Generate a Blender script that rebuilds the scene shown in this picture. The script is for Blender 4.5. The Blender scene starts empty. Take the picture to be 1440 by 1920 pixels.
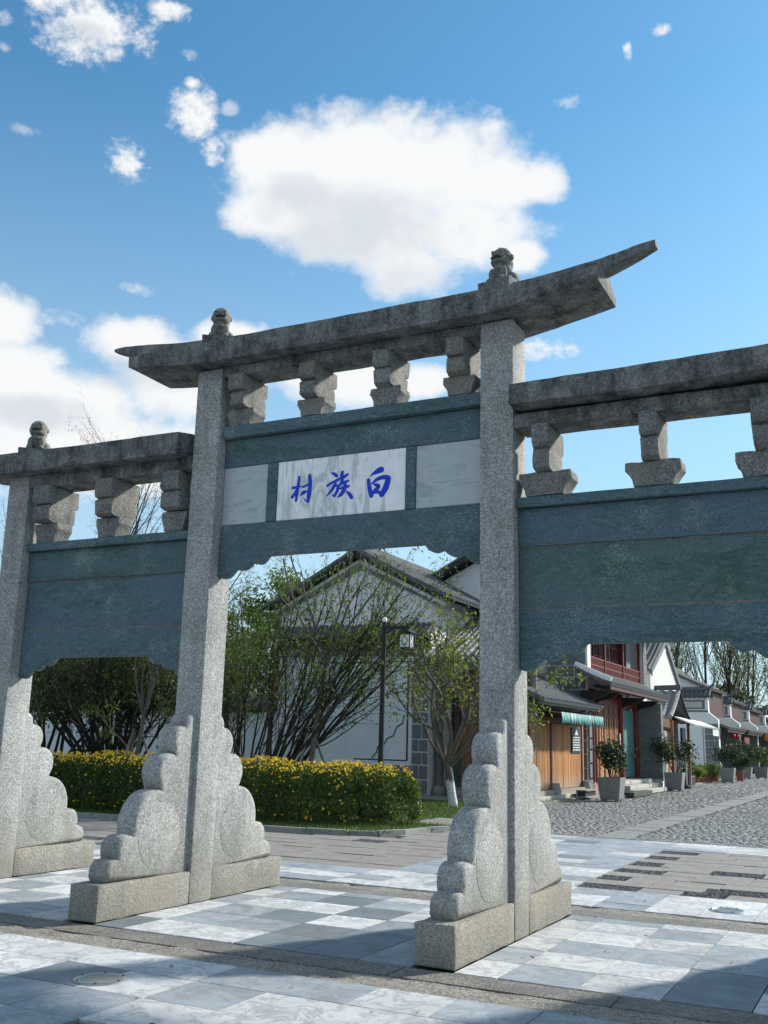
import bpy, bmesh, math, random
import numpy as np
from mathutils import Vector, Matrix, noise

S = bpy.context.scene
COL = S.collection
# ------------------------------------------------------------------ camera
cd = bpy.data.cameras.new('camera'); cam = bpy.data.objects.new('camera', cd); COL.objects.link(cam)
F = Vector((-0.44039456, 0.86954399, 0.22348574)); R = Vector((0.8943711, 0.44664957, 0.02458646)); U = Vector((0.0784408, -0.21070693, 0.97439706))
cam.matrix_world = Matrix(((R.x, U.x, -F.x, 2.97019), (R.y, U.y, -F.y, -8.19676), (R.z, U.z, -F.z, 1.5), (0, 0, 0, 1)))
cd.sensor_fit = 'HORIZONTAL'; cd.sensor_width = 36; cd.lens = 47.087; cd.clip_start = .1; cd.clip_end = 2000
S.camera = cam
# ------------------------------------------------------------------ sun, sky, exposure
SUNV = Vector((.55, .84, .58)).normalized()
ld = bpy.data.lights.new('sun', 'SUN'); ld.energy = 5.0; ld.angle = math.radians(3.0); ld.color = (1, .93, .82)
sun = bpy.data.objects.new('sun', ld); COL.objects.link(sun); sun.location = (30, 10, 40)
sun.rotation_euler = SUNV.to_track_quat('Z', 'Y').to_euler()
S.view_settings.view_transform = 'Standard'; S.view_settings.look = 'None'; EXPO = .42; S.view_settings.exposure = EXPO; S.view_settings.gamma = 1
S.view_settings.use_curve_mapping = False
W = bpy.data.worlds.new('World'); S.world = W; W.use_nodes = True
SM= [(-0.7262, 0.6675, 0.0214, 0.0079), (-0.7783, 0.6247, 0.0139, 0.008), (-0.6908, 0.5899, 0.0245, 0.0223), (-0.6953, 0.6124, 0.0106, 0.0053), (-0.6658, 0.5554, 0.0128, 0.0128), (-0.7527, 0.5376, 0.0238, 0.0185), (-0.173, 0.6564, 0.0111, 0.006), (-0.2101, 0.6432, 0.0053, 0.0071), (-0.2993, 0.3849, 0.0313, 0.0145), (-0.8062, 0.6456, 0.0636, 0.0277), (-0.8515, 0.6534, 0.04, 0.0181)]
SH= [(-0.494, 0.4991, 0.1339, 0.0486), (-0.4522, 0.4553, 0.0633, 0.0259), (-0.7303, 0.3452, 0.0597, 0.0204), (-0.8127, 0.2949, 0.0628, 0.02), (-0.5707, 0.5198, 0.0525, 0.0304), (-0.8159, 0.6352, 0.0345, 0.0116)]
BL= [(-0.5721, 0.5438, 0.0821, 0.0527), (-0.4904, 0.5596, 0.1125, 0.0502), (-0.4134, 0.5511, 0.1003, 0.0528), (-0.3548, 0.5382, 0.0614, 0.0342), (-0.3085, 0.5387, 0.0361, 0.021), (-0.5932, 0.5085, 0.0667, 0.0294), (-0.4882, 0.4993, 0.1106, 0.046), (-0.3836, 0.5001, 0.0813, 0.0448), (-0.4524, 0.4628, 0.0634, 0.031), (-0.332, 0.4742, 0.0356, 0.0194), (-0.6198, 0.559, 0.0293, 0.0199), (-0.8615, 0.377, 0.0394, 0.0303), (-0.8487, 0.3299, 0.0652, 0.0345), (-0.7937, 0.3048, 0.0871, 0.0403), (-0.7303, 0.3756, 0.0519, 0.0254), (-0.6876, 0.3444, 0.0657, 0.0464), (-0.6361, 0.3875, 0.0447, 0.0197), (-0.7594, 0.2655, 0.169, 0.0459), (-0.5115, 0.3535, 0.0898, 0.0316), (-0.433, 0.3554, 0.0337, 0.0184)]
FT= [(-0.8679, 0.5454, 0.022, 0.0056), (-0.7428, 0.4242, 0.0331, 0.008), (-0.2725, 0.6083, 0.0201, 0.0068), (-0.7024, 0.6363, 0.0118, 0.0057), (-0.6519, 0.5953, 0.0118, 0.0068), (-0.8021, 0.3863, 0.0322, 0.01), (-0.8872, 0.6072, 0.0078, 0.0046), (-0.8936, 0.6313, 0.0101, 0.0072)]
SKY_STRENGTH = .098
def build_sky():
    nt = W.node_tree; N = nt.nodes; L = nt.links; N.clear()
    out = N.new('ShaderNodeOutputWorld'); bg = N.new('ShaderNodeBackground'); L.new(bg.outputs[0], out.inputs[0])
    bg.inputs[1].default_value = SKY_STRENGTH
    sky = N.new('ShaderNodeTexSky'); sky.sky_type = 'NISHITA'; sky.sun_disc = False
    sky.sun_elevation = math.asin(SUNV.z); sky.sun_rotation = math.atan2(SUNV.x, SUNV.y)
    sky.air_density = 1.0; sky.dust_density = .6; sky.ozone_density = 1.6
    def M(op, a, b=None, c=None, clamp=False):
        n = N.new('ShaderNodeMath'); n.operation = op; n.use_clamp = clamp
        for i, v in enumerate((a, b, c)):
            if v is None: continue
            if isinstance(v, (int, float)): n.inputs[i].default_value = v
            else: L.new(v, n.inputs[i])
        return n.outputs[0]
    tc = N.new('ShaderNodeTexCoord'); gen = tc.outputs['Generated']
    sep = N.new('ShaderNodeSeparateXYZ'); L.new(gen, sep.inputs[0])
    az = M('ARCTAN2', sep.outputs[0], sep.outputs[1]); el = M('ARCSINE', sep.outputs[2])
    # edges are broken up by noise in the direction of view
    def NZ(scale, detail, rough=.6, off=0):
        m = N.new('ShaderNodeMapping'); m.inputs['Location'].default_value = (off, off * .7, 0); m.inputs['Scale'].default_value = (1, 1, 1.25)
        L.new(gen, m.inputs[0])
        n = N.new('ShaderNodeTexNoise'); n.inputs['Scale'].default_value = scale; n.inputs['Detail'].default_value = detail; n.inputs['Roughness'].default_value = rough
        L.new(m.outputs[0], n.inputs[0]); return n.outputs[0]
    n1 = NZ(9, 9, .6); n2 = NZ(30, 5, .55, 3); n3 = NZ(4, 4, .5, 7); n4 = NZ(110, 6, .65, 5)
    def field(blobs):
        cur = None
        cv = N.new('ShaderNodeCombineXYZ'); L.new(az, cv.inputs[0]); L.new(el, cv.inputs[1])
        for a, e, rx, ry in blobs:
            s = N.new('ShaderNodeVectorMath'); s.operation = 'MULTIPLY_ADD'; L.new(cv.outputs[0], s.inputs[0])
            s.inputs[1].default_value = (1 / rx, 1 / ry, 0); s.inputs[2].default_value = (-a / rx, -e / ry, 0)
            d = N.new('ShaderNodeVectorMath'); d.operation = 'DOT_PRODUCT'; L.new(s.outputs[0], d.inputs[0]); L.new(s.outputs[0], d.inputs[1])
            v = M('SUBTRACT', 1.0, d.outputs['Value'])
            v = M('MAXIMUM', v, -3.0)
            cur = v if cur is None else M('SMOOTH_MAX', cur, v, .35)
        return cur
    nn = M('ADD', M('ADD', M('MULTIPLY', M('SUBTRACT', n1, .5), 2.4), M('MULTIPLY', M('SUBTRACT', n2, .5), 3.6)), M('MULTIPLY', M('SUBTRACT', n4, .5), .7))
    # big cumulus and bank of the view
    fb = field(BL); big = M('ADD', M('MULTIPLY', fb, 2.1), M('MULTIPLY', nn, M('SUBTRACT', 1.15, M('MULTIPLY', fb, .7), clamp=False)))
    # the same kind of cloud out of view, its cover raised to brighten the shade
    oth = M('ADD', M('MULTIPLY', M('SUBTRACT', n3, .49), 9.0), M('MULTIPLY', nn, .5))
    away = M('GREATER_THAN', M('ABSOLUTE', M('SUBTRACT', az, -.48)), .75)
    oth = M('SUBTRACT', M('MULTIPLY', M('ADD', oth, 1), away), 1)
    sm = M('ADD', M('MULTIPLY', field(SM), 1.15), M('MULTIPLY', nn, 1.25)); sm = M('ADD', sm, M('MULTIPLY', M('SUBTRACT', n4, .5), 2.4)); sm = M('SUBTRACT', sm, .12)
    big = M('MAXIMUM', M('MAXIMUM', big, sm), oth)
    den = N.new('ShaderNodeMapRange'); den.interpolation_type = 'SMOOTHSTEP'; L.new(big, den.inputs[0])
    den.inputs[1].default_value = -.5; den.inputs[2].default_value = 1.6
    wisp = N.new('ShaderNodeMapRange'); wisp.interpolation_type = 'SMOOTHSTEP'; L.new(M('ADD', M('ADD', field(FT), M('ADD', M('MULTIPLY', nn, 1.3), M('MULTIPLY', M('SUBTRACT', n4, .5), 1.5))), M('MULTIPLY', M('SUBTRACT', n3, .5), .6)), wisp.inputs[0])
    wisp.inputs[1].default_value = .0; wisp.inputs[2].default_value = 1.7; wisp.inputs[4].default_value = .5
    cover = M('MAXIMUM', den.outputs[0], wisp.outputs[0])
    # the thick belly of a cloud is a little darker than its sunlit rim
    thick = N.new('ShaderNodeMapRange'); thick.interpolation_type = 'SMOOTHSTEP'; L.new(M('ADD', field(SH), M('ADD', M('MULTIPLY', M('SUBTRACT', n1, .5), 2.2), M('MULTIPLY', M('SUBTRACT', n2, .5), 1.6))), thick.inputs[0]); thick.inputs[1].default_value = -.1; thick.inputs[2].default_value = 1.25
    k = 1 / SKY_STRENGTH / 2 ** EXPO
    mixc = N.new('ShaderNodeMix'); mixc.data_type = 'RGBA'; L.new(thick.outputs[0], mixc.inputs[0])
    mixc.inputs[6].default_value = (.94 * k, .955 * k, .965 * k, 1); mixc.inputs[7].default_value = (.72 * k, .76 * k, .82 * k, 1)
    # pale air towards the horizon
    hz = N.new('ShaderNodeMapRange'); L.new(el, hz.inputs[0]); hz.inputs[1].default_value = .02; hz.inputs[2].default_value = .62; hz.inputs[3].default_value = 1; hz.inputs[4].default_value = 0
    hzp = M('MULTIPLY', M('POWER', hz.outputs[0], 1.35), .9)
    tint = N.new('ShaderNodeMix'); tint.data_type = 'RGBA'; tint.blend_type = 'MULTIPLY'; tint.inputs[0].default_value = 1; L.new(sky.outputs[0], tint.inputs[6]); tint.inputs[7].default_value = SKY_TINT
    m0 = N.new('ShaderNodeMix'); m0.data_type = 'RGBA'; L.new(hzp, m0.inputs[0]); L.new(tint.outputs[2], m0.inputs[6]); m0.inputs[7].default_value = (.66 * k, .80 * k, .90 * k, 1)
    m1 = N.new('ShaderNodeMix'); m1.data_type = 'RGBA'; L.new(cover, m1.inputs[0]); L.new(m0.outputs[2], m1.inputs[6]); L.new(mixc.outputs[2], m1.inputs[7])
    L.new(m1.outputs[2], bg.inputs[0])
SKY_TINT = (.69, 1.28, 1.42, 1)
build_sky()
W.cycles.sampling_method = 'MANUAL'; W.cycles.sample_map_resolution = 512

# ------------------------------------------------------------------ helpers: objects
rng = random.Random(7); nrg = np.random.default_rng(11)
WL = {}
def link(o, parent, loc):
    COL.objects.link(o)
    loc = Vector(loc); WL[o.name] = loc
    if parent is not None:
        o.parent = parent; o.location = loc - WL[parent.name]
    else: o.location = loc
    return o
def tag(o, label=None, cat=None, group=None, kind=None):
    if label: o['label'] = label
    if cat: o['category'] = cat
    if group: o['group'] = group
    if kind: o['kind'] = kind
    return o
def empty(name, loc, label=None, cat=None, group=None, kind=None, parent=None):
    o = bpy.data.objects.new(name, None); o.empty_display_size = .2
    link(o, parent, loc); return tag(o, label, cat, group, kind)
class MB:
    "collects faces in world coordinates; build() links them as one object"
    def __init__(s): s.v = []; s.f = []
    def add(s, vs, fs):
        n = len(s.v); s.v.extend([tuple(p) for p in vs]); s.f.extend([tuple(i + n for i in f) for f in fs]); return s
    def box(s, x0, x1, y0, y1, z0, z1):
        return s.add([(x0, y0, z0), (x1, y0, z0), (x1, y1, z0), (x0, y1, z0), (x0, y0, z1), (x1, y0, z1), (x1, y1, z1), (x0, y1, z1)],
                     [(3, 2, 1, 0), (4, 5, 6, 7), (0, 1, 5, 4), (1, 2, 6, 5), (2, 3, 7, 6), (3, 0, 4, 7)])
    def obox(s, c, ax, ay, az):
        "box by centre and three half-axis vectors"
        c, ax, ay, az = map(Vector, (c, ax, ay, az)); vs = []
        for k in (-1, 1):
            for a, b in ((-1, -1), (1, -1), (1, 1), (-1, 1)): vs.append(c + ax * a + ay * b + az * k)
        return s.add(vs, [(3, 2, 1, 0), (4, 5, 6, 7), (0, 1, 5, 4), (1, 2, 6, 5), (2, 3, 7, 6), (3, 0, 4, 7)])
    def prism(s, poly, axis, a, b):
        "poly: 2D points in the plane normal to axis ('x': (y,z), 'y': (x,z), 'z': (x,y))"
        def P(q, t): return {'x': (t, q[0], q[1]), 'y': (q[0], t, q[1]), 'z': (q[0], q[1], t)}[axis]
        n = len(poly); vs = [P(q, a) for q in poly] + [P(q, b) for q in poly]
        return s.add(vs, [tuple(range(n))[::-1], tuple(range(n, 2 * n))] + [(i, (i + 1) % n, n + (i + 1) % n, n + i) for i in range(n)])
    def tube(s, path, rad, n=6, cap=True):
        path = [Vector(p) for p in path]; k = len(path)
        if not hasattr(rad, '__len__'): rad = [rad] * k
        base = len(s.v); ref = None
        for i, p in enumerate(path):
            t = (path[min(i + 1, k - 1)] - path[max(i - 1, 0)]); t = t.normalized() if t.length > 1e-9 else Vector((0, 0, 1))
            if ref is None: ref = t.orthogonal().normalized()
            ref = (ref - t * ref.dot(t)); ref = ref.normalized() if ref.length > 1e-6 else t.orthogonal().normalized()
            b = t.cross(ref)
            for j in range(n):
                a = 2 * math.pi * j / n; s.v.append(tuple(p + (ref * math.cos(a) + b * math.sin(a)) * rad[i]))
        for i in range(k - 1):
            for j in range(n):
                s.f.append((base + i * n + j, base + i * n + (j + 1) % n, base + (i + 1) * n + (j + 1) % n, base + (i + 1) * n + j))
        if cap:
            s.f.append(tuple(base + j for j in range(n))[::-1]); s.f.append(tuple(base + (k - 1) * n + j for j in range(n)))
        return s
    def lathe(s, c, prof, n=16):
        base = len(s.v)
        for r, z in prof:
            for j in range(n):
                a = 2 * math.pi * j / n; s.v.append((c[0] + r * math.cos(a), c[1] + r * math.sin(a), c[2] + z))
        m = len(prof)
        for i in range(m - 1):
            for j in range(n): s.f.append((base + i * n + j, base + i * n + (j + 1) % n, base + (i + 1) * n + (j + 1) % n, base + (i + 1) * n + j))
        s.f.append(tuple(base + j for j in range(n))[::-1]); s.f.append(tuple(base + (m - 1) * n + j for j in range(n)))
        return s
    def build(s, name, m, parent=None, loc=None, smooth=False, bevel=0, rough=0, cut=0, kind=None, seg=2):
        if loc is None: loc = WL[parent.name] if parent is not None else (0, 0, 0)
        loc = Vector(loc); me = bpy.data.meshes.new(name)
        me.from_pydata([(v[0] - loc.x, v[1] - loc.y, v[2] - loc.z) for v in s.v], [], s.f)
        if bevel or rough or cut:
            bm = bmesh.new(); bm.from_mesh(me); bmesh.ops.recalc_face_normals(bm, faces=bm.faces)
            if cut:
                for _ in range(12):
                    es = [e for e in bm.edges if e.calc_length() > cut * 1.5]
                    if not es: break
                    bmesh.ops.subdivide_edges(bm, edges=es, cuts=1, use_grid_fill=True)
            if bevel:
                es = [e for e in bm.edges if len(e.link_faces) == 2 and e.calc_face_angle(0) > .4]
                bmesh.ops.bevel(bm, geom=es, offset=bevel, segments=seg, affect='EDGES', profile=.6, clamp_overlap=True)
            if rough:
                bm.normal_update()
                for v in bm.verts:
                    p = (v.co + loc)
                    v.co += v.normal * rough * (noise.noise(p * 5.0) + .6 * noise.noise(p * 17.0) + .35 * noise.noise(p * 43.0))
            bm.to_mesh(me); bm.free()
        else: me.validate(); me.update()
        if smooth:
            me.polygons.foreach_set('use_smooth', [True] * len(me.polygons)); me.set_sharp_from_angle(angle=math.radians(smooth if smooth > 1 else 40))
        me.materials.append(m); o = bpy.data.objects.new(name, me); link(o, parent, loc)
        if kind: o['kind'] = kind
        return o
def inst(name, me, parent, loc, scale=(1, 1, 1), rz=0):
    o = bpy.data.objects.new(name, me); link(o, parent, loc); o.scale = scale
    if rz: o.rotation_euler.z = rz
    return o
def npmesh(name, V, Fq, m, parent=None, loc=None, kind=None, smooth=False):
    "vertex array (n,3) in world coordinates and face array (m,k)"
    if loc is None: loc = WL[parent.name] if parent is not None else (0, 0, 0)
    V = np.asarray(V, np.float32) - np.array(loc, np.float32); Fq = np.asarray(Fq, np.int32); k = Fq.shape[1]
    me = bpy.data.meshes.new(name); me.vertices.add(len(V)); me.vertices.foreach_set('co', V.ravel())
    me.loops.add(Fq.size); me.loops.foreach_set('vertex_index', Fq.ravel())
    me.polygons.add(len(Fq)); me.polygons.foreach_set('loop_start', np.arange(0, Fq.size, k, dtype=np.int32))
    if smooth: me.polygons.foreach_set('use_smooth', np.ones(len(Fq), bool))
    me.update(calc_edges=True); me.materials.append(m)
    o = bpy.data.objects.new(name, me); link(o, parent, loc)
    if kind: o['kind'] = kind
    return o

# ------------------------------------------------------------------ helpers: materials
class NT:
    def __init__(s, name, rough=.8, spec=.3):
        s.m = bpy.data.materials.new(name); s.m.use_nodes = True; s.t = s.m.node_tree; s.N = s.t.nodes; s.L = s.t.links
        s.b = s.N['Principled BSDF']; s.b.inputs['Roughness'].default_value = rough; s.b.inputs['Specular IOR Level'].default_value = spec
        s.geo = s.N.new('ShaderNodeNewGeometry'); s.pos = s.geo.outputs['Position']; s.oi = s.N.new('ShaderNodeObjectInfo')
        s.bumps = None
    def n(s, t, **kw):
        x = s.N.new('ShaderNode' + t)
        for k, v in kw.items(): setattr(x, k, v)
        return x
    def put(s, sock, v):
        if isinstance(v, (int, float)): sock.default_value = v
        elif isinstance(v, tuple): sock.default_value = v if len(v) != 3 or sock.type != 'RGBA' else (*v, 1)
        else: s.L.new(v, sock)
    def math(s, op, a, b=0, clamp=False):
        x = s.n('Math', operation=op, use_clamp=clamp); s.put(x.inputs[0], a); s.put(x.inputs[1], b); return x.outputs[0]
    def map(s, scale=(1, 1, 1), rot=(0, 0, 0), src=None, rnd=0):
        x = s.n('Mapping'); s.L.new(src or s.pos, x.inputs[0]); x.inputs['Scale'].default_value = scale; x.inputs['Rotation'].default_value = rot
        if rnd:
            w = s.n('VectorMath', operation='SCALE'); w.inputs[0].default_value = (rnd, rnd * 1.7, rnd * .6); s.L.new(s.oi.outputs['Random'], w.inputs['Scale']); s.L.new(w.outputs[0], x.inputs['Location'])
        return x.outputs[0]
    def noise(s, scale, detail=5, rough=.55, vec=None, dist=0):
        x = s.n('TexNoise'); s.L.new(vec or s.pos, x.inputs['Vector']); x.inputs['Scale'].default_value = scale; x.inputs['Detail'].default_value = detail
        x.inputs['Roughness'].default_value = rough; x.inputs['Distortion'].default_value = dist; return x.outputs[0]
    def voro(s, scale, vec=None, feature='F1', out='Distance'):
        x = s.n('TexVoronoi', feature=feature); s.L.new(vec or s.pos, x.inputs['Vector']); x.inputs['Scale'].default_value = scale; return x.outputs[out]
    def ramp(s, fac, stops):
        x = s.n('ValToRGB'); e = x.color_ramp.elements
        while len(e) < len(stops): e.new(.5)
        for q, (p, c) in zip(e, stops):
            q.position = p; q.color = (c, c, c, 1) if isinstance(c, (int, float)) else (*c, 1)
        s.put(x.inputs[0], fac); return x.outputs[0]
    def mix(s, fac, a, b, mode='MIX'):
        x = s.n('Mix', data_type='RGBA', blend_type=mode); s.put(x.inputs[0], fac); s.put(x.inputs[6], a); s.put(x.inputs[7], b); return x.outputs[2]
    def bump(s, h, strength=.3, dist=.01):
        x = s.n('Bump'); x.inputs['Strength'].default_value = strength; x.inputs['Distance'].default_value = dist; s.L.new(h, x.inputs['Height'])
        if s.bumps is not None: s.L.new(s.bumps, x.inputs['Normal'])
        s.bumps = x.outputs[0]; s.L.new(s.bumps, s.b.inputs['Normal']); return s
    def col(s, c): s.put(s.b.inputs['Base Color'], c); return s
def plain(name, c, rough=.7, var=.25, scale=6, bump=.15, bscale=40, spec=.3, stretch=(1, 1, 1), rnd=0):
    "one colour broken up by two scales of noise"
    t = NT(name, rough, spec); v = t.map(stretch, rnd=rnd) if (stretch != (1, 1, 1) or rnd) else t.pos
    k = t.mix(.5, t.noise(scale, 6, .6, v), t.noise(scale * 7, 4, .6, v))
    lo = tuple(x * (1 - var) for x in c); hi = tuple(min(1, x * (1 + var)) for x in c)
    t.col(t.ramp(k, [(.3, lo), (.7, hi)]))
    if bump: t.bump(t.noise(bscale, 5, .6, v), bump, .01)
    return t.m
def granite(name, base, dark=.35, light=1.7, stain=0, stainc=(.03, .035, .035), bump=.5, warm=None, low=None):
    t = NT(name, .85, .25)
    sp = t.mix(.45, t.noise(62, 2, .6), t.noise(125, 2, .6)); big = t.noise(2.2, 6, .65); sp2 = t.voro(75, out='Color')
    c = t.ramp(sp, [(.36, tuple(x * dark for x in base)), (.455, tuple(x * .8 for x in base)), (.545, tuple(x * 1.1 for x in base)), (.63, tuple(min(1, x * light) for x in base))])
    c = t.mix(.35, c, t.ramp(sp2, [(.2, .35), (.5, 1.0), (.85, 1.7)]), 'MULTIPLY')
    c = t.mix(1, c, t.ramp(big, [(.25, .72), (.5, 1.0), (.75, 1.2)]), 'MULTIPLY')
    c = t.mix(1, c, t.ramp(t.noise(2.6, 7, .7, t.map((2.2, 2.2, .28))), [(.30, .70), (.48, 1.0), (.70, 1.08)]), 'MULTIPLY')
    if warm: c = t.mix(t.ramp(t.noise(1.6, 5, .6), [(.52, 0.0), (.72, .75)]), c, warm)
    if low:   # grime near the ground, in the stone itself
        sx = t.n('SeparateXYZ'); t.L.new(t.pos, sx.inputs[0])
        zz = t.math('ADD', sx.outputs[2], t.math('MULTIPLY', t.math('SUBTRACT', big, .5), .5))
        c = t.mix(t.ramp(zz, [(.10, .6), (.75, 0.0)]), c, low)
    if stain:
        st = t.noise(3.0, 8, .7, t.map((1.6, 1.6, .55))); st2 = t.noise(14, 5, .7)
        f = t.ramp(t.mix(.35, st, st2), [(.42, 0.0), (.60, stain)])
        c = t.mix(f, c, stainc)
        li = t.ramp(t.noise(7, 8, .7), [(.54, 0.0), (.64, .7)])
        c = t.mix(li, c, (.30, .31, .29))
    t.col(c); t.bump(t.noise(38, 6, .7), bump, .012); t.bump(sp, .35, .004)
    return t.m
GRAN = granite('granite_grey', (.33, .34, .335), dark=.58, light=1.34, low=(.20, .185, .15))
GRANW = granite('granite_buff', (.315, .31, .28), warm=(.33, .28, .21), bump=1.0, low=(.22, .21, .18), dark=.3, light=1.9)
GRANR = granite('granite_weathered', (.215, .228, .228), stain=.88, stainc=(.028, .034, .036), bump=1.0, dark=.5, light=1.4)
GRAND = granite('granite_bracket', (.19, .195, .19), warm=(.25, .215, .165), bump=.8, dark=.5)
GRANB = granite('granite_band', (.20, .195, .18), bump=1.0, dark=.4, warm=(.15, .145, .14))
def greenstone(name='greenstone', tint=(1, 1, 1), off=0, streak=1.0):
    t = NT(name, .6, .35); off_ = off
    v = t.map((2.2, 2.2, 6), (0, .25, 0)); a = t.noise(6, 8, .72, v, .6); b = t.noise(1.0, 6, .62, t.map((.8, 1, 3.2)), .8); c3 = t.noise(48, 5, .75, t.map((1, 1, 1.9), (0, .9, 0)))
    c = t.ramp(a, [(.28, (.025, .060, .068)), (.5, (.066, .125, .135)), (.70, (.135, .21, .218))])
    c = t.mix(t.ramp(b, [(.40, 0.0), (.60, .7)]), c, (.095, .145, .19)); c = t.mix(t.ramp(b, [(.30, .6), (.44, 0.0)]), c, (.04, .082, .082))
    c = t.mix(1, c, t.ramp(c3, [(.32, .55), (.5, 1.0), (.68, 1.6)]), 'MULTIPLY')
    c = t.mix(t.ramp(t.math('MULTIPLY', c3, t.noise(2.2, 5, .7)), [(.30, 0.0), (.40, .8)]), c, (.30, .36, .36))
    c = t.mix(1, c, tint, 'MULTIPLY'); t.col(c); t.bump(c3, .7, .010); t.bump(a, .35, .015); return t.m
GREEN = greenstone(); GREENA = greenstone('bluestone', (1.04, 1.0, 1.05)); GREENB = greenstone('mossy_slate', (1.0, 1.0, .88)); GREENC = greenstone('dark_slate', (.86, .92, .86))
def marble(name, base, vein, amt=.6, rough=.35, spread=.1, vs=1.6):
    t = NT(name, rough, .4)
    v = t.map((1, 1, 1), (0, 0, .6), rnd=37)
    w = t.noise(vs, 6, .6, v, 1.2); w2 = t.noise(vs * 2.4, 8, .65, v, .8)
    ridge = t.math('ABSOLUTE', t.math('SUBTRACT', w2, .5))
    c = t.ramp(w, [(.28, tuple(x * (1 - spread * 2) for x in base)), (.5, base), (.72, tuple(min(1, x * (1 + spread)) for x in base))])
    c = t.mix(t.ramp(ridge, [(.0, amt), (.045, 0.0)]), c, vein)
    c = t.mix(1, c, t.ramp(t.oi.outputs['Random'], [(0, .86), (1, 1.1)]), 'MULTIPLY')
    dirt = t.ramp(t.noise(3.3, 7, .7), [(.5, 0.0), (.8, .35)])
    c = t.mix(dirt, c, (.26, .26, .24)); t.col(c); t.bump(t.noise(26, 4, .6), .08, .004)
    t.put(t.b.inputs['Roughness'], t.ramp(t.noise(5, 5), [(.3, rough), (.7, min(1, rough + .3))])); return t.m
MWHITE = marble('marble_white', (.55, .565, .575), (.24, .265, .29), .7, .5, .15)
MGREY = marble('marble_bluegrey', (.30, .34, .375), (.165, .195, .225), .6, .5, .17)
MDARK = marble('marble_slate', (.165, .20, .225), (.11, .135, .155), .5, .5, .12)
def plaque_marble(name, rot, base, vein, s=(1, 1, 1)):
    t = NT(name, .3, .45); v = t.map(s, rot)
    w = t.noise(1.5, 7, .6, v, 1.6); c = t.ramp(w, [(.36, vein), (.47, base), (.55, base), (.61, vein), (.68, base)])
    c = t.mix(t.ramp(t.noise(9, 5), [(.45, 0.0), (.75, .3)]), c, vein); t.col(c); return t.m
PLAQ = plaque_marble('plaque_marble', (0, -.5, 0), (.90, .91, .92), (.50, .545, .57), (2.6, 1, .55))
PLAQ2 = plaque_marble('cloudy_marble', (0, .12, 0), (.43, .475, .50), (.30, .35, .375), (.7, 1, 3.6))
INK = plain('blue_paint', (.004, .045, .60), .45, .2, 9, .05)
PLAST = plain('white_plaster', (.74, .76, .77), .9, .07, 1.1, .12, 60)
def plaster_blue():
    t = NT('weathered_plaster', .9, .2); a = t.noise(1.2, 7, .65); b = t.noise(2.4, 6, .7, t.map((2.5, 2.5, .5)))
    c = t.ramp(a, [(.3, (.66, .73, .76)), (.55, (.74, .79, .81)), (.75, (.80, .83, .84))]); c = t.mix(t.ramp(b, [(.60, 0.0), (.78, .4)]), c, (.34, .40, .42))
    t.col(c); t.bump(t.noise(40, 5), .15, .01); return t.m
PLASB = plaster_blue()
BLOCK = plain('grey_stone_block', (.155, .175, .185), .85, .3, 7, .5, 45, rnd=9)
MORT = plain('pale_mortar', (.72, .74, .74), .95, .15, 9, .3)
DARKW = plain('dark_timber', (.028, .024, .022), .6, .3, 8, .3, 60, stretch=(1, 1, .2))
REDD = plain('dark_red_timber', (.055, .014, .012), .55, .35, 6, .15, 40)
REDW = plain('red_painted_timber', (.15, .017, .016), .5, .35, 6, .15, 40, stretch=(1, 1, .4))
TEAL = plain('teal_painted_door', (.085, .215, .205), .55, .25, 7, .2, 40, stretch=(4, 4, .5))
def gilt():
    t = NT('gilt_carving', .5, .4); f = t.noise(17, 5, .7, None, .8); t.col(t.ramp(f, [(.40, (.06, .018, .012)), (.50, (.34, .20, .045)), (.64, (.62, .42, .13))])); t.bump(f, .8, .02); return t.m
GOLD = gilt()
PINK = plain('pink_stone', (.36, .19, .17), .8, .2)
STEPM = plain('pale_step_stone', (.40, .40, .37), .85, .25, 5, .4, 50)
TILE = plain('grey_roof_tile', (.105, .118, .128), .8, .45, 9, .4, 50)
TILEL = plain('lit_roof_tile', (.25, .27, .28), .8, .35, 9, .4, 50)  # paler copy of the grey tile, sunlight put into its colour
def wood(name, a, b, c):
    t = NT(name, .6, .3); v = t.map((9, 9, .55), rnd=21); g = t.noise(2.5, 8, .65, v, .8)
    col = t.ramp(g, [(.28, a), (.5, b), (.72, c)]); kn = t.voro(1.1, t.map((3.2, 3.2, 1.3), rnd=13)); col = t.mix(t.ramp(kn, [(.06, .85), (.12, 0.0)]), col, tuple(x * .25 for x in a))
    sx = t.n('SeparateXYZ'); t.L.new(t.pos, sx.inputs[0]); z = t.math('ADD', sx.outputs[2], t.math('MULTIPLY', t.math('SUBTRACT', t.noise(3, 5), .5), .7))
    col = t.mix(t.ramp(z, [(.25, .75), (.75, 0.0)]), col, (.30, .275, .24))   # bleached, splashed foot of the boards
    col = t.mix(1, col, t.ramp(t.oi.outputs['Random'], [(0, .75), (1, 1.15)]), 'MULTIPLY'); t.col(col); t.bump(g, .25, .006); return t.m
WOODO = wood('orange_pine', (.19, .075, .022), (.38, .165, .05), (.52, .26, .09))
WOODB = wood('brown_timber', (.10, .05, .028), (.17, .09, .05), (.24, .14, .08))
GRAYW = wood('grey_timber', (.10, .095, .085), (.17, .16, .145), (.24, .23, .21))
BLACKM = plain('black_painted_metal', (.012, .012, .013), .45, .2, 5, 0)
GLASSW = plain('frosted_lamp_glass', (.78, .80, .80), .4, .03, 5, 0)
DGLASS = plain('dark_window_glass', (.018, .024, .028), .12, .3, 3, 0, spec=.6)
AWN = plain('teal_awning_cloth', (.13, .33, .315), .8, .35, 8, .2, 30, stretch=(1, 6, .6))
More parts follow.
